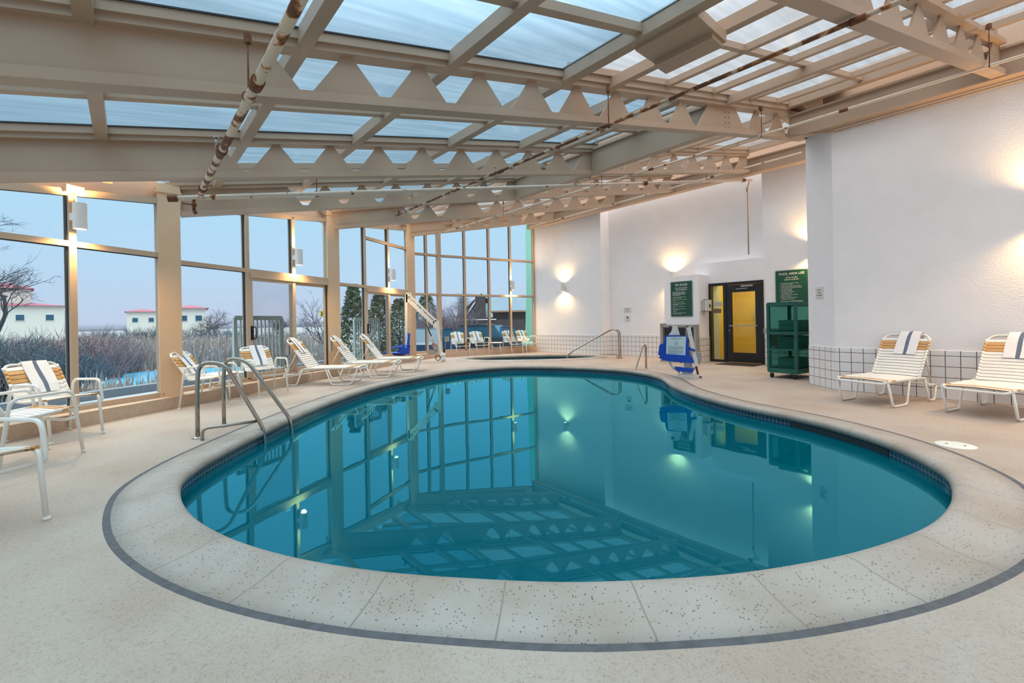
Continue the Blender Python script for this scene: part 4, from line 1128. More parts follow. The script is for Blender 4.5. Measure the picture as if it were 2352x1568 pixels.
# lift A: by the spa, arm raised, blue seat hanging over the deck
Ab = Vector((-2.12, 13.55, 0)); t = thing('pool_lift', 'white pool lift with raised arm and hanging blue seat near the hot spa', 'pool lift', Ab)
mb = MB(); mb.rev([(.07, 0), (.07, .14), (.055, .15)], n=16); mb.ball((-.02, 0, .20), .09); mb.build('base_post', M['liftw'], t)
mb = MB(); mb.tube([(-.16 + .075 * math.cos(a * PI / 8), -.04, .12 + .075 * math.sin(a * PI / 8)) for a in range(16)], .012, 6, closed=True); mb.build('hand_wheel', M['black'], t)
mast0, mast1 = Vector((-.06, 0, .22)), Vector((-.16, -.02, 1.14))
mb = MB(); mb.bar(mast0, mast1, .10, .085, up=(1, 0, 0)); ms = mb.build('mast', M['liftw'], t)
text_obj('POOL LIFT', .07, M['ink'], ms, Vector((-.07, -.052, .95)) + Vector((-.02, 0, 0)), (.09, .0, -.92), (.95, 0, .1), 'lettering', 'LEFT', .001)
mb = MB(); mb.box((-.20, -.02, 1.14), (.18, .05, .26)); pl = mb.build('pivot_plate', M['liftw'], t)
mb = MB()
for x, z in ((-.26, 1.24), (-.15, 1.24), (-.15, 1.14), (-.15, 1.05), (-.25, 1.04)): mb.ball((x, -.047, z), .012)
mb.build('bolt', M['black'], pl)
h1, a0, a1 = Vector((-1.02, -.02, 1.98)), Vector((-.24, -.02, 1.20)), None
dd = (h1 - a0).normalized(); nn = Vector((-dd.z, 0, dd.x))
for o, wd in ((-.055, .11), (.065, .06)):
    mb = MB(); mb.bar(a0 + nn * o * -1, h1 + nn * o * -1, .05, wd, up=(nn.x, 0, nn.z)); am = mb.build('arm', M['liftw'], t)
mb = MB(); mb.box(h1 + Vector((.0, 0, .0)), (.17, .06, .30)); hd = mb.build('arm_head', M['liftw'], t)
mb = MB()
for x, z in ((-.05, .09), (.04, .11), (-.05, -.10), (.06, -.09), (-.05, 0)): mb.ball(h1 + Vector((x, -.034, z)), .012)
mb.tube([h1 + Vector((.01 + .035 * math.cos(a * PI / 8), -.034, .0 + .035 * math.sin(a * PI / 8))) for a in range(16)], .008, 6, closed=True); mb.build('bolt', M['black'], hd)
text_obj('F-350', .10, M['ink'], t, a0.lerp(h1, .80) + Vector((-.08, -.034, .05)), dd * -1, nn * -1, 'arm_marking', 'LEFT', .001) if False else None
sh = Vector((-1.12, -.02, .78))
mb = MB(); mb.bar(h1 + Vector((-.07, 0, .1)), sh, .06, .07, up=(1, 0, 0)); mb.build('hanger_tube', M['liftw'], t)
mb = MB(); mb.tube([(-.20, .02, .30), (-.36, .02, .78)], .034, 10); mb.build('actuator_body', M['liftgrey'], t)
mb = MB(); mb.tube([(-.36, .02, .78), (-.52, .0, 1.18)], .018, 8); mb.build('actuator_rod', M['black'], t)
mb = MB(); mb.box((-.34, .03, .30), (.26, .10, .13)); mb.box((-.24, .03, .42), (.13, .10, .14)); mb.build('motor', M['liftgrey'], t)
mb = MB(); mb.box((.10, .10, .68), (.13, .10, .16)); mb.tube([(.06, .08, .60), (.04, .05, .30)], .012, 6); mb.build('control_box', M['liftgrey'], t)
mb = MB(); mb.tube([(.02, 0, .28), (.03, 0, .42)], .03, 8); mb.build('pivot_pin', M['black'], t)
SA = Matrix.Translation(Vector((-1.08, -.02, .26))) @ Matrix.Rotation(math.radians(203), 4, 'Z')
st = seat_shell(t, SA, .46, .52, .62)
placard(st, SA @ Vector((.045, 0, .34)), SA.to_3x3() @ Vector((0, 1, 0)), SA.to_3x3() @ Vector((-.11, 0, 1)), .26, .40)
for s in (-1, 1):
    mb = MB(); mb.tube([SA @ Vector((-.02, s * .22, .27)), SA @ Vector((.46, s * .25, .20))], .019, 8); mb.build('armrest', M['blue'], t)
mb = MB(); mb.fr(SA @ Vector((.46, -.16, .0)), SA.to_3x3() @ Vector((.26, 0, .03)), SA.to_3x3() @ Vector((0, .32, 0)), SA.to_3x3() @ Vector((0, 0, .05))); mb.build('footrest', M['blue'], t)
mb = MB(); mb.tube([SA @ Vector((.40, 0, -.03)), SA @ Vector((.52, 0, -.10)), SA @ Vector((.58, 0, .0))], .018, 8); mb.build('footrest_bracket', M['black'], t)

# lift B: folded beside the pool, blue back with placard towards the camera
Bb = Vector((3.52, 8.98, 0)); fB = math.radians(-114)
t = thing('pool_lift', 'folded white pool lift with a blue seat and large placard standing before the pier', 'pool lift', Bb, fB)
lx = lambda x, y, z: Vector((x, y, z))     # x towards the viewer, y to the viewer's right
mb = MB(); mb.bar((.02, -.17, .035), (.02, .24, .035), .10, .07); mb.bar((-.02, .02, .05), (-.02, .02, .16), .12, .2, up=(0, 1, 0)); mb.build('base_frame', M['liftw'], t)
mb = MB(); mb.tube([(.02, .225, .03), (.02, .185, .24)], .022, 10); mb.box((.02, .235, .02), (.08, .10, .03)); mb.build('rusty_pin', M['rusty'], t)
mb = MB(); mb.bar((.0, -.03, 1.02), (.03, .185, .235), .075, .075, up=(1, 0, 0))
mb.v = [(x, y if True else y, z) for x, y, z in mb.v]
mb = MB(); mb.bar((.02, .055, 1.02), (.05, .20, .235), .075, .075, up=(1, 0, 0)); ar = mb.build('arm', M['liftw'], t)
text_obj('POOL LIFT', .062, M['ink'], ar, (.062, .07, .86), (.0, .145, -.785), (0, .98, .18), 'lettering', 'LEFT', .001)
mb = MB(); mb.box((-.03, .02, .92), (.05, .05, .3), rz=0); mb.build('bracket', M['liftgrey'], t)
mb = MB(); mb.prism([(-.03, -.33, .86), (-.03, -.11, .86), (-.03, -.16, 1.04), (-.03, -.24, 1.06), (-.03, -.27, .94)], (.07, 0, 0)); mb.build('head', M['liftw'], t)
for y in (-.29, .03):
    mb = MB(); mb.rev([(.024, 0), (.024, .04)], (-.01, y, 1.0), 10); mb.build('cap', M['black'], t)
# blue back
mb = MB(); mb.prism(fillet([(.03, -.46, .42), (.03, -.40, .86), (.03, .03, .84), (.03, .08, .40)], .07, 4), (.06, 0, 0)); bk = mb.build('backrest', M['blue'], t)
placard(bk, (.093, -.185, .64), (0, 1, 0), (0, .05, 1), .37, .38)
mb = MB(); mb.prism(fillet([(.0, -.53, .46), (.0, -.50, .68), (.0, -.40, .70), (.0, -.40, .40)], .05, 4), (.12, 0, 0)); mb.prism(fillet([(-.02, -.52, .40), (-.02, -.46, .48), (-.02, .10, .45), (-.02, .17, .30), (-.02, -.38, .34)], .06, 4), (.16, 0, 0)); mb.build('seat', M['blue'], t)
mb = MB(); mb.tube([(.04, .05, .60), (.10, .17, .55)], .024, 10); mb.build('armrest', M['blue'], t)
mb = MB(); mb.prism([(.02, -.22, .22), (.02, -.18, .13), (.02, .12, .11), (.02, .16, .19)], (.09, 0, 0)); mb.build('footrest', M['blue'], t)
mb = MB(); mb.tube(fillet([(.03, -.16, .33), (.03, -.33, .33), (.05, -.26, .19), (.05, -.20, .16)], .05, 5), .02, 10); mb.prism([(-.01, -.06, .32), (-.01, .06, .32), (-.01, .10, .14), (-.01, -.02, .16)], (.03, 0, 0)); mb.tube([(.0, .08, .31), (.02, .11, .19), (.02, .18, .21)], .018, 8); mb.build('footrest_frame', M['liftw'], t)
mb = MB(); mb.ball((.05, -.10, .315), .022); mb.ball((.02, -.14, .10), .016); mb.build('knob', M['black'], t)
mb = MB(); mb.box((.0, .245, .43), (.08, .085, .17)); mb.tube([(.0, .25, .35), (.01, .24, .28), (.01, .2, .23)], .008, 6); mb.build('control_box', M['liftgrey'], t)

# ------------------------------------------------------------------ doors, signs and fittings on the far wall
Zv = Vector((0, 0, 1))
d1 = thing('door_1', None, None, P(5.66, VD, 0), 0, kind='structure'); O = d1.location.copy()
def dbox(u0, u1, z0, z1, v0, v1, m, name, parent=d1, lab=None):
    mb = MB(); mb.fr(P(u0, v0, z0) - O, U * (u1 - u0), V * (v1 - v0), (0, 0, z1 - z0)); return mb.build(name, m, parent, None, lab)
H = 2.13
dbox(5.66, 5.60, 0, H, VD - .03, VD + .12, M['black'], 'frame'); dbox(4.33, 4.27, 0, H, VD - .03, VD + .12, M['black'], 'frame'); dbox(5.27, 5.19, 0, H, VD - .03, VD + .12, M['black'], 'frame')
dbox(5.60, 4.33, H - .07, H, VD - .03, VD + .12, M['black'], 'frame'); dbox(5.60, 5.27, 0, .06, VD - .03, VD + .12, M['black'], 'frame')
dbox(5.60, 5.27, .06, H - .07, VD + .04, VD + .045, M['pane'], 'sidelight_pane')
lf = dbox(5.19, 5.05, .02, H - .08, VD - .01, VD + .04, M['black'], 'door_leaf')
for a in ((4.47, 4.33, .02, H - .08), (5.05, 4.47, .02, .27), (5.05, 4.47, 1.86, H - .08)): dbox(a[0], a[1], a[2], a[3], VD - .01, VD + .04, M['black'], 'rail', lf)
dbox(5.05, 4.47, .27, 1.86, VD + .012, VD + .017, M['pane'], 'pane', lf)
dbox(5.12, 4.40, .965, .99, VD - .06, VD - .035, M['brass'], 'push_bar', lf)
dbox(5.12, 5.10, .965, .99, VD - .06, VD - .01, M['brass'], 'bar_mount', lf); dbox(4.42, 4.40, .965, .99, VD - .06, VD - .01, M['brass'], 'bar_mount', lf)
dbox(5.135, 5.11, .84, .87, VD - .025, VD - .01, M['brass'], 'lock', lf)
dbox(4.80, 4.50, 1.985, 2.03, VD - .06, VD - .01, M['brass'], 'door_closer', lf); dbox(4.90, 4.62, 1.93, 1.95, VD - .10, VD - .08, M['brass'], 'closer_arm', lf)
# corridor beyond the glass
mb = MB(); a, b, c, e = P(6.0, 14.6, 0), P(4.0, 14.6, 0), P(4.0, 12.15, 0), P(6.0, 12.15, 0); h = Zv * 2.6
mb.fr(P(6.0, 14.6, 0), U * -2.0, V * .1, h); mb.fr(P(6.0, 12.7, 0), U * .1, V * 2.0, h); mb.fr(P(4.0, 12.7, 0), U * -.1, V * 2.0, h)
mb.fr(P(6.1, 12.7, 2.6), U * -2.2, V * 2.0, Zv * .1); mb.build('wall_corridor', M['yellow'], kind='structure')
tag(dbox(4.9, 4.82, .0, 2.05, VD + 1.2, VD + 1.26, M['black'], 'corridor_post', None), 'dark inner door post seen through the lobby door glass', 'door frame').location = O
o_ = tag(dbox(5.35, 5.15, 1.0, 1.5, VD + 2.3, VD + 2.4, M['grey'], 'corridor_notice', None), 'grey notice case on the yellow corridor wall beyond the sidelight', 'notice case'); o_.location = O
ld = bpy.data.lights.new('corridor_light', 'AREA'); ld.energy = 26; ld.color = (1, .72, .33); ld.shape = 'RECTANGLE'; ld.size = .9; ld.size_y = .5
lo = bpy.data.objects.new('corridor_light', ld); COL.objects.link(lo); lo.location = P(5.0, 13.5, 2.55)
mb = MB(); c = P(5.0, 13.5, 2.575); mb.fr(c - U * .5 - V * .3, U * 1.0, V * .6, Zv * .025); tag(mb.build('corridor_lamp', M['lampw']), 'flat ceiling lamp in the yellow corridor behind the black door', 'ceiling lamp')
sg = tag(dbox(5.53, 5.33, 1.50, 1.63, VD - .0, VD + .035, M['paper'], 'door_notice', None), 'pale notice plate on the sidelight glass left of the black door', 'sign'); sg.location = O
for k, tx in enumerate(('NO LIFEGUARD', 'ON DUTY', 'SWIM AT OWN RISK')): text_obj(tx, .022, M['ink'], sg, P(5.43, VD - .0, 1.585 - k * .03) - O, -U, Zv, 'lettering', 'CENTER', .0006)
o_ = tag(dbox(5.54, 5.35, 1.32, 1.44, VD - .0, VD + .035, M['fount'], 'door_plaque', None), 'brown plaque on the sidelight glass below the pale notice', 'sign'); o_.location = O

mb = MB(); mb.prism([Vector((*q, .0)) for q in ((5.20, 11.38), (5.80, 10.66), (6.33, 11.12), (5.80, 11.72))], (0, 0, .012)); tag(mb.build('door_mat', M['mat']), 'dark rectangular mat on the deck before the black door', 'door mat')


def signboard(name, label, u0, u1, z0, z1, v, face, rim=None, cat='sign'):
    """plate on a wall v = const, viewed from -V; u0 is the viewer's left (larger u)"""
    t = thing(name, label, cat, P((u0 + u1) / 2, v, (z0 + z1) / 2)); o = t.location
    w, h = u0 - u1, z1 - z0
    if rim:
        mb = MB(); pts = fillet([P(u0, v, z0) - o, P(u1, v, z0) - o, P(u1, v, z1) - o, P(u0, v, z1) - o], .03, 4, True); mb.prism(pts, -V * .014); mb.build('rim', rim, t)
        i = .018
        mb = MB(); pts = fillet([P(u0 - i, v, z0 + i) - o, P(u1 + i, v, z0 + i) - o, P(u1 + i, v, z1 - i) - o, P(u0 - i, v, z1 - i) - o], .02, 4, True); mb.prism(pts, -V * .018); mb.build('face', face, t)
    else:
        mb = MB(); mb.fr(P(u0, v, z0) - o, U * -w, -V * .012, (0, 0, h)); mb.build('face', face, t)
    def put(tx, size, z, u=None, align='CENTER', xs=1.0, name='lettering'):
        uu = (u0 + u1) / 2 if u is None else u
        return text_obj(tx, size, M['letter'] if rim else M['ink'], t, P(uu, v, z) - o - V * (.0185 if rim else .0125), -U, Zv, name, align, .0006, xs)
    return t, put


t, put = signboard('spa_rules_sign', 'tall dark green spa rules sign on the pier', 6.46, 5.82, 1.24, 2.215, 11.498, M['signgreen'], M['signrim'])
put('SPA RULES', .085, 2.09, xs=.9); put('FOR YOUR SAFETY,', .043, 2.015); put('PLEASE OBSERVE', .043, 1.965)
for k, (tx, z) in enumerate((('Elderly persons, persons with heart', 1.915), ('disease, diabetes, high or low blood', 1.892), ('pressure and pregnant women should', 1.869), ('consult a physician before use of the', 1.846), ('spa or hot water pool.', 1.823),
        ('Do not use the spa under the influence', 1.775), ('of alcohol or other drugs.', 1.752), ('Do not use alone. Observe a reasonable', 1.705), ('time limit.', 1.682), ('Long exposure may be hazardous.', 1.635), ('Shower before entering the spa. No', 1.588), ('glass containers.', 1.565),
        ('Children under 14 must be with an', 1.52), ('adult.', 1.497), ('Check water temperature with care', 1.452), ('before entering.', 1.429), ('No diving.', 1.385), ('Please do not adjust controls. Report', 1.34), ('any problems to the desk.', 1.317))):
    put(tx, .025, z, 6.395, 'LEFT')
t, put = signboard('pool_area_sign', 'large square dark green pool area use sign right of the black door', 4.00, 3.285, 1.46, 2.325, VD - .002, M['signgreen'], M['signrim'])
put('POOL AREA USE', .075, 2.205); put('POOL HOURS', .04, 2.125); put('6:00 AM-12:00 AM', .04, 2.075)
zz = 1.99
for b, tx in ((1, 'WARNING! No lifeguard on duty.'), (1, 'Swim at your own risk.'), (1, 'Pool for use by registered guests only.'), (1, 'Children under 14 must be accompanied'), (0, 'by a responsible adult.'), (1, 'No diving or jumping.'), (1, 'No running or horseplay in'), (0, 'or around pool area.'), (1, 'No glass containers in pool area.'), (1, 'No pets in pool area.'), (1, 'Report any unsafe conditions to'), (0, 'management immediately.')):
    if b: put('\u2022', .035, zz, 3.905, 'LEFT')
    put(tx, .027, zz, 3.87, 'LEFT'); zz -= .0345
put('IN CASE OF EMERGENCY', .043, 1.545); put('CALL 911', .043, 1.497)
t, put = signboard('small_notice', 'small pale notice on the white wall, upper of the two beyond the pool', 8.68, 8.40, 1.42, 1.585, VS - .002, M['paper'])
put('NO LIFEGUARD', .03, 1.53); put('ON DUTY', .03, 1.49); put('SWIM AT OWN RISK', .022, 1.455)
t, put = signboard('small_notice', 'small square notice with a dark symbol, lower of the two beyond the pool', 8.64, 8.44, 1.13, 1.315, VS - .002, M['paper'])
put('\u25CF', .09, 1.22, None); put('NO DIVING', .024, 1.16)
t, put = signboard('small_notice', 'small pale notice on the chamfered corner of the near right wall', 0, 0.001, 0, .001, VR, M['paper']) if False else (None, None)
# notice on the chamfer
ca, cb_ = P(2.0, VR), P(2.5, VR + .5); cd = (cb_ - ca).normalized(); cn = Vector((cd.y * -1, cd.x, 0)); cn = cn if cn.dot(-V) > 0 else -cn
c = ca.lerp(cb_, .52) + Vector((0, 0, 1.60)); t = thing('small_notice', 'small pale notice on the chamfered corner beside the green cart', 'sign', c)
mb = MB(); mb.fr(cd * -.10 - Zv * .095, cd * .20, cn * .012, Zv * .19); mb.build('face', M['paper'], t)
for k, tx in enumerate(('USE AT', 'YOUR', 'OWN RISK')): text_obj(tx, .032, M['ink'], t, cn * .0125 + Zv * (.03 - k * .045), -cd, Zv, 'lettering', 'CENTER', .0006)

# electrical box on the side of the pier
t = thing('emergency_phone_box', 'grey wall box with black clips on the side of the pier, beside the sidelight', 'wall box', P(5.66, 11.74, 1.53))
mb = MB(); mb.fr(V * -.13 - Zv * .14, V * .26, U * -.13, Zv * .28); mb.build('body', M['grey'], t)
mb = MB(); mb.fr(V * -.14 - Zv * .15 - U * .13, V * .28, U * -.035, Zv * .30); mb.build('lid', M['paper'], t)
for y in (-.08, .08):
    for z in (-.16, .145):
        mb = MB(); mb.fr(V * (y - .018) + Zv * z - U * .05, V * .036, U * -.07, Zv * .02); mb.build('clip', M['black'], t)
mb = MB(); mb.fr(V * .0 - Zv * .06 - U * .166, V * .08, U * -.004, Zv * .09); mb.build('label_plate', M['ink'], t)

# dark framed cabinet at the foot of the pier, behind the folded lift
t = thing('framed_cabinet', 'dark framed low cabinet at the foot of the pier, behind the folded lift', 'cabinet', P(6.2, 11.44, 0))
mb = MB(); mb.fr(P(6.66, 11.34, .03) - t.location, U * -.98, V * .13, Zv * .95); mb.build('body', M['fount'], t)
for u0, u1, z0, z1 in ((6.70, 6.62, 0, 1.06), (5.72, 5.66, 0, 1.02), (6.66, 5.68, .96, 1.02), (6.66, 5.68, .0, .05)):
    mb = MB(); mb.fr(P(u0, 11.31, z0) - t.location, U * (u1 - u0), V * .18, Zv * (z1 - z0)); mb.build('frame', M['liftgrey'], t)
mb = MB(); mb.fr(P(6.58, 11.325, .55) - t.location, U * -.85, V * .02, Zv * .38); mb.build('dark_panel', M['black'], t)

# drinking fountain
t = thing('drinking_fountain', 'taupe wall-hung drinking fountain between the black door and the green cart', 'drinking fountain', P(3.85, VD, .5)); o = t.location
def slab(u0, u1, v0, z0, w0, w1, vv0, z1, m, name):
    mb = MB(); a = [P(u0, VD, z0), P(u1, VD, z0), P(u1, v0, z0), P(u0, v0, z0)]; b = [P(w0, VD, z1), P(w1, VD, z1), P(w1, vv0, z1), P(w0, vv0, z1)]
    if (a[1] - a[0]).cross(a[2] - a[1]).z < 0: a, b = a[::-1], b[::-1]
    mb.hexa([p - o for p in a], [p - o for p in b]); return mb.build(name, m, t)
slab(4.02, 3.50, 11.86, .47, 4.09, 3.44, 11.76, .80, M['fount'], 'body'); slab(4.15, 3.40, 11.70, .80, 4.15, 3.40, 11.70, .915, M['fountst'], 'basin_top')
mb = MB(); mb.tube([P(3.62, 11.95, .915) - o, P(3.62, 11.95, .97) - o, P(3.64, 11.90, 1.0) - o], .018, 8); mb.build('bubbler', M['brass'], t)
mb = MB(); mb.rev([(.03, 0), (.03, .012)], P(3.55, 11.69, .86) - o, 12); mb.build('push_button', M['brass'], t)

# green towel cart in the recess beside the near wall block
cc = Vector((5.57, 8.79, 0)); t = thing('towel_cart', 'tall green fabric towel cart on castors, half hidden by the near wall corner', 'cart', cc, math.radians(33))
cw, cd_, z0, z1 = .84, .50, .12, 1.46
for x in (-cw / 2, cw / 2):
    for y in (-cd_ / 2, cd_ / 2):
        mb = MB(); mb.box((x, y, (z0 + z1) / 2), (.05, .05, z1 - z0)); mb.build('post', M['green'], t)
        mb = MB(); mb.rev([(.045, -.02), (.05, -.012), (.05, .012), (.045, .02)], (x * .93, y * .85, .05), 16, axis='y'); mb.build('castor_wheel', M['black'], t)
        mb = MB(); mb.box((x * .93, y * .85, .105), (.04, .05, .04)); mb.build('castor_fork', M['liftw'], t)
for z, hh in ((z1 - .02, .07), (.88, .06), (.56, .03), (z0 + .03, .09)):
    mb = MB()
    for y in (-cd_ / 2, cd_ / 2): mb.box((0, y, z), (cw, .045, hh))
    for x in (-cw / 2, cw / 2): mb.box((x, 0, z), (.045, cd_, hh))
    mb.build('hem_band', M['green'], t)
for z in (.92, .56, .18):
    mb = MB(); mb.box((0, 0, z), (cw - .06, cd_ - .06, .015)); mb.build('shelf', M['green'], t)
for y in (-cd_ / 2, cd_ / 2):
    mb = MB(); mb.poly([(-cw / 2, y, z0), (cw / 2, y, z0), (cw / 2, y, z1), (-cw / 2, y, z1)]); mb.build('mesh_panel', M['greenmesh'], t)
for x in (-cw / 2, cw / 2):
    mb = MB(); mb.poly([(x, -cd_ / 2, z0), (x, cd_ / 2, z0), (x, cd_ / 2, z1), (x, -cd_ / 2, z1)]); mb.build('mesh_panel', M['greenmesh'], t)
mb = MB(); mb.box((0, 0, z1 + .005), (cw + .03, cd_ + .03, .03)); mb.build('top_cover', M['green'], t)
ca_, sa_ = math.cos(math.radians(33)), math.sin(math.radians(33))
k = 0
for zb, n_, xo in ((.9285, 5, .05), (.5685, 6, .02), (.1885, 5, .0)):
    for q in range(n_):
        mb = MB(); x0, x1, y0, y1 = xo - .26 + R.uniform(-.01, .01), xo + .26, -.17 + R.uniform(-.01, .01), .17
        pts = fillet([(x0, y0, 0), (x1, y0, 0), (x1, y1, 0), (x0, y1, 0)], .03, 3, True); mb.prism(pts, (0, 0, .038))
        o_ = mb.build('folded_towel', M['greentowel']); o_.location = cc + Vector((0, 0, zb + q * .04)); o_.rotation_euler = (0, 0, math.radians(33))
        tag(o_, 'folded towel in the stack on the %s shelf of the green cart' % ('upper' if zb > .8 else 'middle' if zb > .4 else 'bottom'), 'towel', 'folded towels in the green cart'); k += 1
# ------------------------------------------------------------------ outdoors
GZ = -.6
M['ground'] = pbr('frosty ground', (.30, .31, .34), .9, vscale=.6, col2=(.16, .15, .14), bump=.3, bscale=6)
M['path'] = pbr('frosted concrete path', (.38, .44, .56), .8, var=.2, vscale=5)
M['kerb'] = pbr('dark kerb', (.16, .18, .20), .8)
M['ice'] = pbr('icy pond', (.10, .42, .68), .22, var=.25, vscale=.7)
M['reed'] = pbr('dry reeds', (.40, .34, .30), .9, col2=(.22, .19, .19), vscale=.6)
M['plume'] = pbr('reed plumes', (.72, .66, .64), .9)
M['bark'] = pbr('dark bare bark', (.09, .085, .095), .9)
M['twigp'] = pbr('purple grey twigs', (.16, .125, .15), .9)
M['twigb'] = pbr('blue grey brush', (.10, .13, .16), .9)
M['twigr'] = pbr('reddish twigs', (.26, .17, .17), .9)
M['leaf'] = pbr('dark evergreen leaves', (.05, .10, .06), .7, col2=(.10, .11, .05), vscale=3)
M['redroof'] = pbr('plum red roof', (.28, .05, .09), .6)
M['cream'] = pbr('cream building wall', (.72, .68, .60), .7)
M['brick'] = pbr('dark brown brick', (.075, .06, .06), .85, var=.3, vscale=30)
M['slate'] = pbr('blue grey shingles', (.12, .18, .23), .8, var=.2, vscale=12)
M['trimw'] = pbr('white trim', (.75, .75, .76), .6)
M['trimo'] = pbr('timber eave', (.35, .20, .13), .7)
M['teal'] = pbr('pale green stucco', (.30, .60, .46), .8, bump=.2)
M['railw'] = pbr('pale grey railing', (.52, .60, .58), .5)
M['carnavy'] = pbr('dark blue car paint', (.015, .05, .11), .2)
M['cardark'] = pbr('charcoal car paint', (.03, .035, .045), .2)
M['carglass'] = pbr('car glass', (.03, .10, .15), .08)
M['tyre'] = pbr('tyre', (.01, .01, .01), .8)
M['chev'] = pbr('yellow road sign', (.85, .60, .05), .5)


def AT(px, py, d):
    dx, dy = px - 1176, py - HZ; c, s = math.cos(ROLL), math.sin(ROLL)
    return Vector(((c * dx - s * dy) / FPX * d, d, HC - (s * dx + c * dy) / FPX * d))


mb = MB(); mb.poly([(-260, -40, GZ), (-260, 320, GZ), (260, 320, GZ), (260, -40, GZ)][::-1]); mb.build('exterior_ground', M['ground'], kind='structure')
a, b = COLS[-3] - INW * .62, COLS[2] - INW * .62 + FWD * .4
mb = MB(); mb.prism([a, b, b - INW * 1.9, a - INW * 2.3], (0, 0, .55)); mb.v = [(x, y, z - .62) for x, y, z in mb.v]; mb.build('exterior_path', M['path'], kind='structure')
mb = MB(); mb.prism([a - INW * 2.3, b - INW * 1.9, b - INW * 2.1, a - INW * 2.5], (0, 0, .70)); mb.v = [(x, y, z - .62) for x, y, z in mb.v]; mb.build('exterior_kerb', M['kerb'], kind='structure')
pd = catmull([(-24, 9.5), (-16, 9.6), (-11, 10.2), (-8.2, 11.5), (-6.4, 13.0), (-5.6, 15.2), (-6.4, 17.6), (-9.5, 19.5), (-13, 19.0), (-17, 17.2), (-24, 16.5)], 6)
tag(flat_fill([pd], GZ + .03, 'frozen_pond', M['ice']), 'icy blue pond outside the left windows, ringed with reeds', 'pond')


def inside(p, poly):
    r = False; n = len(poly)
    for i in range(n):
        a, b = poly[i], poly[i - 1]
        if (a.y > p.y) != (b.y > p.y) and p.x < (b.x - a.x) * (p.y - a.y) / (b.y - a.y) + a.x: r = not r
    return r


def reeds(name, label, n, region, h0, h1, plume, cat='reeds'):
    mb = MB(); c = 0
    while c < n:
        p = region();
        if inside(p, pd): continue
        c += 1; h = R.uniform(h0, h1); a = R.uniform(0, PI); w = R.uniform(.010, .022) * (1 + p.y * .03)
        dx, dy = math.cos(a) * w, math.sin(a) * w; lx_, ly_ = R.gauss(0, .13) * h, R.gauss(0, .13) * h
        b0 = Vector((p.x, p.y, GZ)); t_ = b0 + Vector((lx_, ly_, h)); m_ = b0 + Vector((lx_ * .35, ly_ * .35, h * .55))
        mb.poly([b0 + Vector((-dx, -dy, 0)), b0 + Vector((dx, dy, 0)), m_ + Vector((dx * .8, dy * .8, 0)), m_ - Vector((dx * .8, dy * .8, 0))], 0)
        mb.poly([m_ - Vector((dx * .8, dy * .8, 0)), m_ + Vector((dx * .8, dy * .8, 0)), t_], 0)
        if R.random() < plume:
            q = t_; s_ = .02 + R.random() * .025
            mb.poly([q + Vector((-s_ * .5, 0, -.04)), q + Vector((s_ * .6, 0, .02)), q + Vector((s_ * .9, 0, s_ * 2)), q + Vector((0, 0, s_ * 1.6))], 1)
    tag(mb.build(name, [M['reed'], M['plume']]), label, cat, None, 'stuff')


def reg_far():
    d = 19 + 17 * R.random() ** 1.3; px = R.uniform(-60, 760); p = AT(px, 750, d); return p
def reg_near():
    d = R.uniform(9.6, 12.0); px = R.uniform(150, 640); p = AT(px, 750, d); return p
def reg_mid():
    a_ = R.choice(range(len(pd))); q = pd[a_]; return Vector((q.x + R.gauss(0, .5), q.y + R.gauss(0, .7), 0))
reeds('reed_bed', 'dense bed of dry pale reeds beyond the frozen pond', 9000, reg_far, .75, 1.35, .07)
reeds('shore_reeds', 'sparse dry reeds on the near shore of the frozen pond', 1500, reg_near, .25, .7, .03)
reeds('bank_reeds', 'dry reeds along the banks of the frozen pond', 2600, reg_mid, .3, .95, .05)


def grow(mb, p, d, L, r, depth, spread, up, m=0, kids=(2, 4)):
    n = 4; pts = [p.copy()]; dd = d.copy()
    for k in range(n):
        dd = (dd + Vector((R.gauss(0, .16), R.gauss(0, .16), R.gauss(0, .10) + up))).normalized(); pts.append(pts[-1] + dd * L / n)
    mb.tube(pts, r, 5 if r > .03 else 3, m, cap=False, r1=r * .5)
    if depth == 0: return
    for k in range(R.randint(*kids)):
        t = R.uniform(.3, 1); i = min(n - 1, int(t * n)); q = pts[i].lerp(pts[i + 1], t * n - i)
        e = (dd + Vector((R.gauss(0, spread), R.gauss(0, spread), R.gauss(0, spread * .8)))).normalized()
        grow(mb, q, e, L * R.uniform(.5, .75), r * .52, depth - 1, spread, up, m, kids)


def bare_tree(name, label, base, H, mat, depth=4, lean=(0, 0), spread=.6, kids=(3, 5), stems=1, r=None, cat='tree', group=None, up=.03, first=.42):
    t = thing(name, label, cat, base, 0, group)
    mb = MB(); r = r or H * .022
    for s in range(stems):
        d = Vector((lean[0] + (R.gauss(0, .35) if stems > 1 else 0), lean[1] + (R.gauss(0, .2) if stems > 1 else 0), 1)).normalized()
        grow(mb, Vector((R.gauss(0, .05) * stems, R.gauss(0, .05) * stems, 0)), d, H * first, r, depth, spread, up, 0, kids)
    mb.build('branches', mat, t); return t


def gpos(px, d): p = AT(px, 750, d); return (p.x, p.y, GZ)


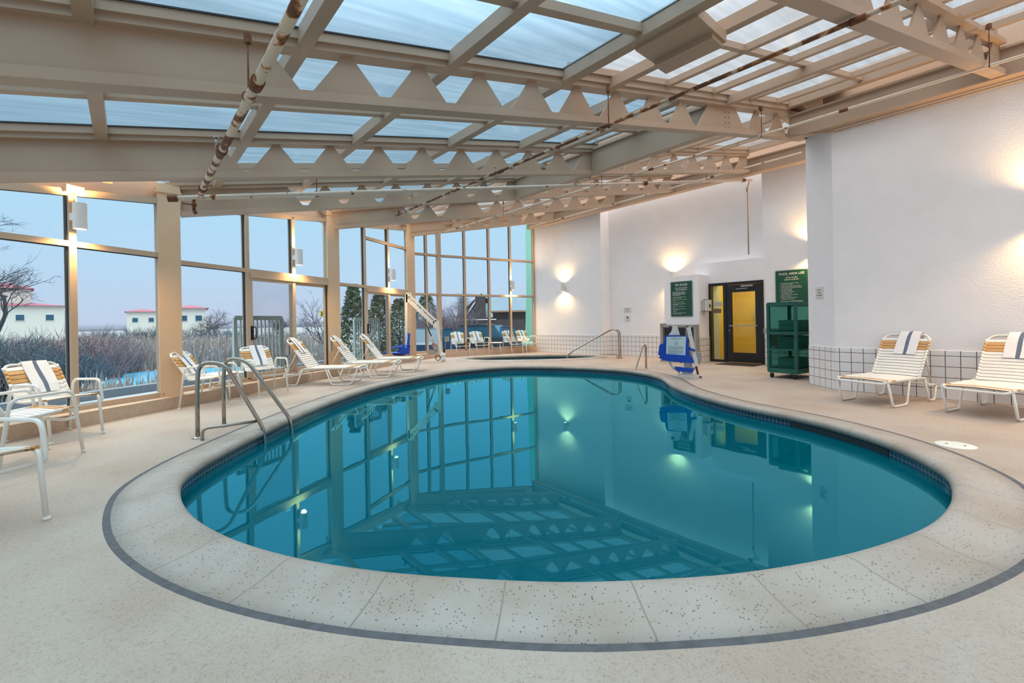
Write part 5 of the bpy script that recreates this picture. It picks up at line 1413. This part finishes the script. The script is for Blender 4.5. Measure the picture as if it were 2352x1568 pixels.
bare_tree('bare_tree', 'large leaning bare tree with a few dead leaves outside the far left window', gpos(-95, 10.8), 7.4, M['bark'], 6, (.30, .05), .60, (3, 4), 1, .13, up=.03, first=.42)
bare_tree('bare_tree', 'round leafless tree on the horizon beside the red-eaved building', gpos(483, 42), 4.4, M['bark'], 4, (0, 0), .55, (4, 6), 3, .07, up=.02)
bare_tree('bare_tree', 'round leafless tree on the horizon above the white railing of the first door', gpos(636, 55), 4.2, M['bark'], 4, (0, 0), .55, (4, 6), 3, .07, up=.02)
bare_tree('bare_tree', 'thin bare tree at the right edge of the first sliding door', gpos(762, 21), 4.0, M['bark'], 4, (-.1, 0), .6, (3, 5), 2, .05)
bare_tree('bare_tree', 'bare tree rising behind the dark hedge outside the far windows', gpos(1042, 36), 5.6, M['bark'], 5, (0, 0), .55, (3, 5), 3, .06)
bare_tree('bare_tree', 'bare tree in front of the gabled house outside the far windows', gpos(1122, 40), 3.6, M['bark'], 4, (0, 0), .6, (3, 5), 2, .05)


def brush(name, label, base, w, h, n, mat, group, cat='shrub'):
    t = thing(name, label, cat, base, 0, group); mb = MB()
    for k in range(n):
        a, q = R.uniform(0, 2 * PI), w * .5 * math.sqrt(R.random()); p = Vector((q * math.cos(a) * .6, q * math.sin(a) * .6, 0)); hh = h * (1 - .35 * (q / (w * .5)) ** 2) * R.uniform(.75, 1.05)
        d = Vector((p.x * .5 + R.gauss(0, .22), p.y * .5 + R.gauss(0, .22), 1)).normalized(); pts = [p]
        for s in range(4):
            d = (d + Vector((R.gauss(0, .2), R.gauss(0, .2), 0))).normalized(); pts.append(pts[-1] + d * hh / 4)
        mb.tube(pts, .010 + w * .0035, 3, cap=False, r1=.003)
        for s in range(4):
            i = R.randint(1, 3); e = (d + Vector((R.gauss(0, .7), R.gauss(0, .7), R.gauss(0, .4)))).normalized(); mb.tube([pts[i], pts[i] + e * hh * R.uniform(.12, .3)], .006 + w * .002, 3, cap=False, r1=.002)
    mb.build('stems', mat, t); return t


for px, d, w, h, m, lb in ((-30, 10.5, 2.2, 1.75, 'twigb', 'dense dark brush filling the far left edge of the window'), (35, 10.2, 2.0, 1.65, 'twigb', 'dense blue grey brush behind the leftmost toweled chair'), (95, 10.8, 2.0, 1.7, 'twigb', 'dense blue grey brush left of the first lamp mullion'), (145, 11.6, 2.0, 1.55, 'twigb', 'dense brush straight behind the first lamp mullion'),
                           (215, 15.5, 2.3, 2.1, 'twigr', 'reddish brown bush right of the first lamp mullion'), (268, 17.5, 2.2, 1.75, 'twigr', 'lower reddish bush beside the pond'), (10, 14, 3.2, 2.1, 'twigb', 'tall brush behind the leaning bare tree'), (110, 15, 3.0, 2.0, 'twigp', 'purple grey brush behind the leaning bare tree'),
                           (1038, 27, 3.4, 3.5, 'twigp', 'dense dark purple bush outside the left pane of the far windows'), (990, 25, 2.6, 3.0, 'twigp', 'dark bush outside the narrow corner window'), (1085, 38, 4.0, 2.9, 'twigp', 'grey brush left of the gabled house'), (735, 15.5, 1.6, 1.1, 'reed', 'pale dry bush outside the right half of the first sliding door')):
    brush('brush_shrub', lb, gpos(px, d), w, h, int(230 if d < 20 else 300), M[m], None)
for k in range(15):
    px = 200 + k * 40
    brush('field_bush', 'dark bush in the hedge line along the far side of the marsh', gpos(px + R.uniform(-10, 10), 40 + R.uniform(-3, 3)), 3.6, 1.65 + R.uniform(-.2, .3) + (.5 if px < 560 else -.25), 130, M['twigb'] if k % 3 else M['twigp'], 'bushes in the far hedge line')


def evergreen(label, base, w, h, n, group=None):
    t = thing('evergreen_shrub', label, 'shrub', base, 0, group); mb = MB(); mb.tube([(0, 0, 0), (0, 0, h * .8)], .06, 6, r1=.02); mb.build('trunk', M['bark'], t); mb = MB()
    for k in range(n):
        z = h * (R.random() ** .8); q = w * .5 * (1 - (z / h) ** 1.8 * .75) * (.55 + .5 * R.random()); a = R.uniform(0, 2 * PI); c = Vector((q * math.cos(a), q * math.sin(a), z)); s = R.uniform(.05, .11)
        d1_, d2_ = Vector((R.gauss(0, 1), R.gauss(0, 1), R.gauss(0, 1))).normalized(), Vector((R.gauss(0, 1), R.gauss(0, 1), R.gauss(0, 1))).normalized()
        mb.poly([c - d1_ * s, c + d2_ * s * .5, c + d1_ * s, c - d2_ * s * .5])
    mb.build('foliage', M['leaf'], t)
for px, d, w, h, lb in ((812, 17.0, 1.3, 3.3, 'tall dark evergreen left of the second sliding door'), (872, 20, 1.7, 3.1, 'dark evergreen behind the railing of the second sliding door'), (918, 22, 1.7, 3.0, 'olive evergreen beside the slim tan column'), (980, 30, 2.6, 3.6, 'dark evergreen behind the narrow corner window')):
    evergreen(lb, gpos(px, d), w, h, 2600)

def railing(label, k, hz):
    p0, p1 = BAYS[k]; d = (p1 - p0); L = d.length; d.normalize(); n_ = Vector((d.y, -d.x, 0)); a = p0 + d * (L * BT1 + .06) - n_ * .38; ln = 1.12
    t = thing('guard_railing', label, 'railing', a)
    mb = MB(); mb.bar(Vector((0, 0, hz)), d * ln + Vector((0, 0, hz)), .05, .085); mb.build('top_rail', M['railw'], t)
    mb = MB(); mb.bar(Vector((0, 0, .22)), d * ln + Vector((0, 0, .22)), .04, .05); mb.build('bottom_rail', M['railw'], t)
    for q in range(12):
        mb = MB(); mb.bar(d * ln * (q + .5) / 12 + Vector((0, 0, .2)), d * ln * (q + .5) / 12 + Vector((0, 0, hz)), .022, .022, up=tuple(d)); mb.build('baluster', M['railw'], t)
    for s in (0, ln):
        mb = MB(); mb.bar(d * s + Vector((0, 0, -.08)), d * s + Vector((0, 0, hz)), .05, .05, up=tuple(d)); mb.build('post', M['railw'], t)
railing('pale guard railing right outside the first sliding door', 0, 1.36); railing('pale guard railing right outside the second sliding door', 1, 1.33)

def hip_roof(mb, x0, x1, y0, y1, z, h, e=.4, m=0):
    a = [Vector((x0 - e, y0 - e, z)), Vector((x1 + e, y0 - e, z)), Vector((x1 + e, y1 + e, z)), Vector((x0 - e, y1 + e, z))]; w = (y1 - y0) * .5
    r0, r1 = Vector((x0 + min(w, (x1 - x0) * .48), (y0 + y1) / 2, z + h)), Vector((x1 - min(w, (x1 - x0) * .48), (y0 + y1) / 2, z + h))
    mb.poly([a[0], a[1], r1, r0], m); mb.poly([a[1], a[2], r1], m); mb.poly([a[2], a[3], r0, r1], m); mb.poly([a[3], a[0], r0], m); mb.poly(a[::-1], m)


def building(label, px0, px1, d, ywall, yeave, yroof, tiers=1):
    pm = (px0 + px1) / 2; C = AT(pm, ywall, d); az = math.atan2(C.x, C.y); D = math.hypot(C.x, C.y); half = abs(math.atan((px1 - 1176) / FPX) - math.atan((px0 - 1176) / FPX)) / 2; w = 2 * D * math.tan(half)
    t = thing('building', label, 'building', (C.x - w / 2 * math.cos(az), C.y + w / 2 * math.sin(az), GZ), -az)
    ze = AT(px0, yeave, d).z - GZ; zr_ = AT(px0, yroof, d).z - GZ
    mb = MB(); mb.box((w / 2, 5, ze / 2), (w, 10, ze)); mb.build('wall', M['cream'], t)
    mb = MB(); hip_roof(mb, 0, w, 0, 10, ze, max(.5, zr_ - ze)); mb.build('roof', M['redroof'], t)
    n = max(2, int(w / 2.5))
    for k in range(n):
        mb = MB(); mb.box((w * (k + .5) / n, -.02, ze * .68), (.9, .08, .9)); f = mb.build('window', M['trimw'], t)
        mb = MB(); mb.box((w * (k + .5) / n, -.07, ze * .68), (.75, .03, .75)); mb.build('window_glass', M['carglass'], f)
    if tiers > 1:
        mb = MB(); mb.box((w * .35, 6, ze + 1.2), (w * .55, 7, 2.4)); mb.build('upper_wall', M['cream'], t)
        mb = MB(); hip_roof(mb, w * .08, w * .62, 2.5, 9.5, ze + 2.4, 1.0); mb.build('upper_roof', M['redroof'], t)
building('cream two-tier building with plum red roofs behind the leaning bare tree', -60, 152, 58, 735, 703, 692, 2)
building('low cream building with a small plum red roof above the reddish bushes', 292, 366, 80, 730, 716, 708)
building('cream building with a plum red eave right of the widest column', 405, 474, 62, 735, 708, 698)
# gabled house, brick range and low wall outside the far windows
t = thing('gabled_house', 'dark gabled house with white rake boards outside the far windows', 'house', (AT(1107, 735, 44).x, 44, GZ)); w = 2.6
mb = MB(); mb.prism([(-w, 0, 0), (w, 0, 0), (w, 0, 2.2), (0, 0, 4.55), (-w * .95, 0, 2.25)], (0, 6, 0)); mb.build('gable_wall', M['brick'], t)
for s in (-1, 1):
    mb = MB(); mb.bar((s * .05, -.15, 4.62), (s * w * .78 if s < 0 else s * w * .95, -.15, 4.62 - (2.9 if s < 0 else 2.2)), .2, .14); mb.build('rake_board', M['trimw'], t)
    mb = MB(); mb.poly([(0, -.3, 4.6), (s * w * 1.05, -.3, 2.15), (s * w * 1.05, 6.2, 2.15), (0, 6.2, 4.6)]); mb.build('roof_slope', M['slate'], t)
mb = MB(); mb.box((-.1, -.2, 2.3), (1.0, .5, 4.0)); mb.build('chimney', M['brick'], t)
mb = MB(); mb.box((.75, -.05, 2.9), (.7, .1, 1.4)); mb.build('window', M['ltblue'], t)
t = thing('brick_building', 'low dark brick building with a blue grey roof outside the right far windows', 'building', (AT(1132, 735, 34).x, 34, GZ))
mb = MB(); mb.box((4.5, 3, 1.3), (9, 6, 2.65)); mb.build('wall', M['brick'], t)
mb = MB(); mb.prism([(-.3, -.5, 2.55), (-.3, 3, 3.75), (-.3, 6.5, 2.55)], (9.8, 0, 0)); mb.build('roof', M['slate'], t)
mb = MB(); mb.box((4.5, -.5, 2.55), (9.6, .1, .12)); mb.build('eave_board', M['trimo'], t)
t = tag(MB() and None or bpy.data.objects.new('tmp', None), None, None) if False else None
mb = MB(); a, b = AT(1044, 790, 29), AT(1205, 790, 29); mb.box(((a.x + b.x) / 2, 29, GZ + .95), (b.x - a.x, .4, 1.9)); gw = tag(mb.build('garden_wall', M['brick']), 'dark brick garden wall behind the parked cars', 'wall')
mb = MB(); mb.box(((a.x + b.x) / 2 - .8, 29, GZ + 1.93), ((b.x - a.x) * .55, .5, .07)); mb.build('wall_cap', M['trimw'], gw)

def car(label, x, y, rz, paint, L=4.4, w=1.75, h=1.45):
    t = thing('car', label, 'car', (x, y, GZ), rz)
    low = [(-L / 2, .32), (-L / 2 + .05, .78), (-L / 2 + .35, .92), (L / 2 - 1.1, .90), (L / 2 - .15, .72), (L / 2, .5), (L / 2 - .05, .28)]
    mb = MB(); mb.prism([(a, -w / 2, b) for a, b in low], (0, w, 0)); mb.build('body', M[paint], t)
    cab = [(-L / 2 + .30, .9), (-L / 2 + .75, h - .03), (-L / 2 + 1.3, h), (.45, h - .02), (1.15, .9)]
    mb = MB(); mb.prism([(a, -w / 2 + .13, b) for a, b in cab], (0, w - .26, 0)); cb_ = mb.build('cabin', M['carglass'], t)
    mb = MB(); mb.prism([(-L / 2 + .72, -w / 2 + .11, h - .07), (-L / 2 + 1.3, -w / 2 + .11, h + .012), (.47, -w / 2 + .11, h - .005), (.55, -w / 2 + .11, h - .08)], (0, w - .22, 0)); mb.build('roof_panel', M[paint], t)
    for a in (-L * .30, L * .31):
        for s in (-1, 1):
            mb = MB(); mb.rev([(.31, -.1), (.32, 0), (.31, .1)], (a, s * (w / 2 - .08), .32), 18, axis='y'); wh = mb.build('wheel', M['tyre'], t)
            mb = MB(); mb.rev([(.19, -.105), (.19, .105)], (a, s * (w / 2 - .08), .32), 12, axis='y'); mb.build('hub', M['brass'], wh)
    for s in (-1, 1):
        mb = MB(); mb.box((L / 2 - .13, s * w * .36, .68), (.12, .3, .12)); mb.build('headlight', M['trimw'], t)
        mb = MB(); mb.box((-L / 2 + .03, s * w * .4, .75), (.06, .2, .2)); mb.build('tail_light', M['redroof'], t)
for px, d, rz, paint, lb, h in ((1000, 22.5, 80, 'carnavy', 'dark blue car parked nearest the pool lift outside the far windows', 1.5), (1088, 25.0, 165, 'cardark', 'charcoal car parked in the middle outside the far windows', 1.62), (1152, 25.6, 12, 'carnavy', 'dark blue car parked at right outside the far windows', 1.5), (905, 27, 100, 'cardark', 'charcoal car parked beyond the second sliding door', 1.5)):
    p = gpos(px, d); car(lb, p[0], p[1], math.radians(rz), paint, h=h)
t = thing('entrance_pier', 'pale green stucco pier with a flared foot right outside the far windows', 'pier', (.745, 19.0, GZ))
mb = MB(); n = [(-.20, .95), (-.155, 1.6), (-.10, 3.2), (-.085, 6.0)]
for (a, z0), (b, z1) in zip(n, n[1:]): mb.hexa([(a, 0, z0), (.2, 0, z0), (.2, .4, z0), (a, .4, z0)], [(b, 0, z1), (.2, 0, z1), (.2, .4, z1), (b, .4, z1)])
mb.build('shaft', M['teal'], t)
mb = MB(); mb.hexa([(-.30, -.1, .0), (.25, -.1, 0), (.25, .5, 0), (-.30, .5, 0)], [(-.30, -.1, .85), (.25, -.1, .85), (.25, .5, .85), (-.30, .5, .85)]); mb.hexa([(-.30, -.1, .85), (.25, -.1, .85), (.25, .5, .85), (-.30, .5, .85)], [(-.20, 0, .95), (.2, 0, .95), (.2, .4, .95), (-.20, .4, .95)]); mb.build('flared_base', M['teal'], t)
p = AT(739, 720, 33); t = thing('road_sign', 'small yellow chevron road sign beyond the first sliding door', 'road sign', (p.x, p.y, GZ))
mb = MB(); mb.tube([(0, .03, 0), (0, .03, p.z - GZ + .2)], .03, 6); mb.build('post', M['grey'], t)
mb = MB(); mb.box((0, 0, p.z - GZ), (.34, .02, .42)); f_ = mb.build('plate', M['chev'], t)
mb = MB(); mb.prism([(-.10, -.012, p.z - GZ + .15), (.02, -.012, p.z - GZ + .15), (.12, -.012, p.z - GZ), (.02, -.012, p.z - GZ - .15), (-.10, -.012, p.z - GZ - .15), (.0, -.012, p.z - GZ)], (0, -.006, 0)); mb.build('chevron', M['ink'], f_)

# ------------------------------------------------------------------ pool-edge depth marking on the deck
t = thing('depth_marking', 'faded dark depth lettering painted on the deck before the loungers', 'marking', (-2.97, 7.45, 0))
text_obj('4 FT', .17, M['sealant'], t, (-.18, -.25, .001), (.35, .95, 0), (-.95, .35, 0), 'lettering', 'LEFT', .0004)

# ------------------------------------------------------------------ sky, camera, settings
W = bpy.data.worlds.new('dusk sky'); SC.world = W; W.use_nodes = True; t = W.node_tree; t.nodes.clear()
o = t.nodes.new('ShaderNodeOutputWorld'); bg = t.nodes.new('ShaderNodeBackground'); tc = N(t, 'ShaderNodeTexCoord'); sp = N(t, 'ShaderNodeSeparateXYZ')
t.links.new(tc.outputs['Generated'], sp.inputs[0])
rp = ramp(t, [(0, (.10, .11, .13)), (.495, (.12, .13, .16)), (.503, (.74, .72, .88)), (.55, (.66, .78, .96)), (.64, (.58, .82, 1.0)), (.78, (.72, .84, .97)), (.90, (.98, .92, .87)), (1, (1, .92, .86))])
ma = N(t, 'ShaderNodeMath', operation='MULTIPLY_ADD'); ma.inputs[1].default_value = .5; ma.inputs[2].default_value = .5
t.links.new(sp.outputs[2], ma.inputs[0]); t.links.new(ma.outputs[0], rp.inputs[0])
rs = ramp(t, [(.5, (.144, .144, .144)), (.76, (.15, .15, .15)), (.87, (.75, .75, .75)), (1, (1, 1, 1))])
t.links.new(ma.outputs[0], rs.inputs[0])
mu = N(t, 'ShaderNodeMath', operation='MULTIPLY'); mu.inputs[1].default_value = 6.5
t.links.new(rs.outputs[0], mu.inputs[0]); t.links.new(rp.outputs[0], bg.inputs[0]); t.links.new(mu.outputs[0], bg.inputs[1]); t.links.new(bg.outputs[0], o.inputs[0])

cam = bpy.data.cameras.new('camera'); co = bpy.data.objects.new('camera', cam); COL.objects.link(co)
cam.sensor_width = 36; cam.sensor_fit = 'HORIZONTAL'; cam.lens = FPX / 2352 * 36; cam.shift_y = -(784 - HZ) / 2352; cam.clip_start = .05; cam.clip_end = 1000
co.matrix_world = Matrix.Translation((0, 0, HC)) @ Matrix.Rotation(PI / 2, 4, 'X') @ Matrix.Rotation(-ROLL, 4, 'Z')
SC.camera = co
SC.view_settings.view_transform = 'Standard'; SC.view_settings.look = 'None'; SC.view_settings.gamma = 1; SC.view_settings.use_curve_mapping = False
SC.view_settings.exposure = 0.0
cy = SC.cycles
cy.max_bounces = 9; cy.diffuse_bounces = 5; cy.glossy_bounces = 4; cy.transmission_bounces = 5; cy.transparent_max_bounces = 14
cy.sample_clamp_indirect = 4; cy.caustics_reflective = False; cy.caustics_refractive = False; cy.use_denoising = True; cy.blur_glossy = .5
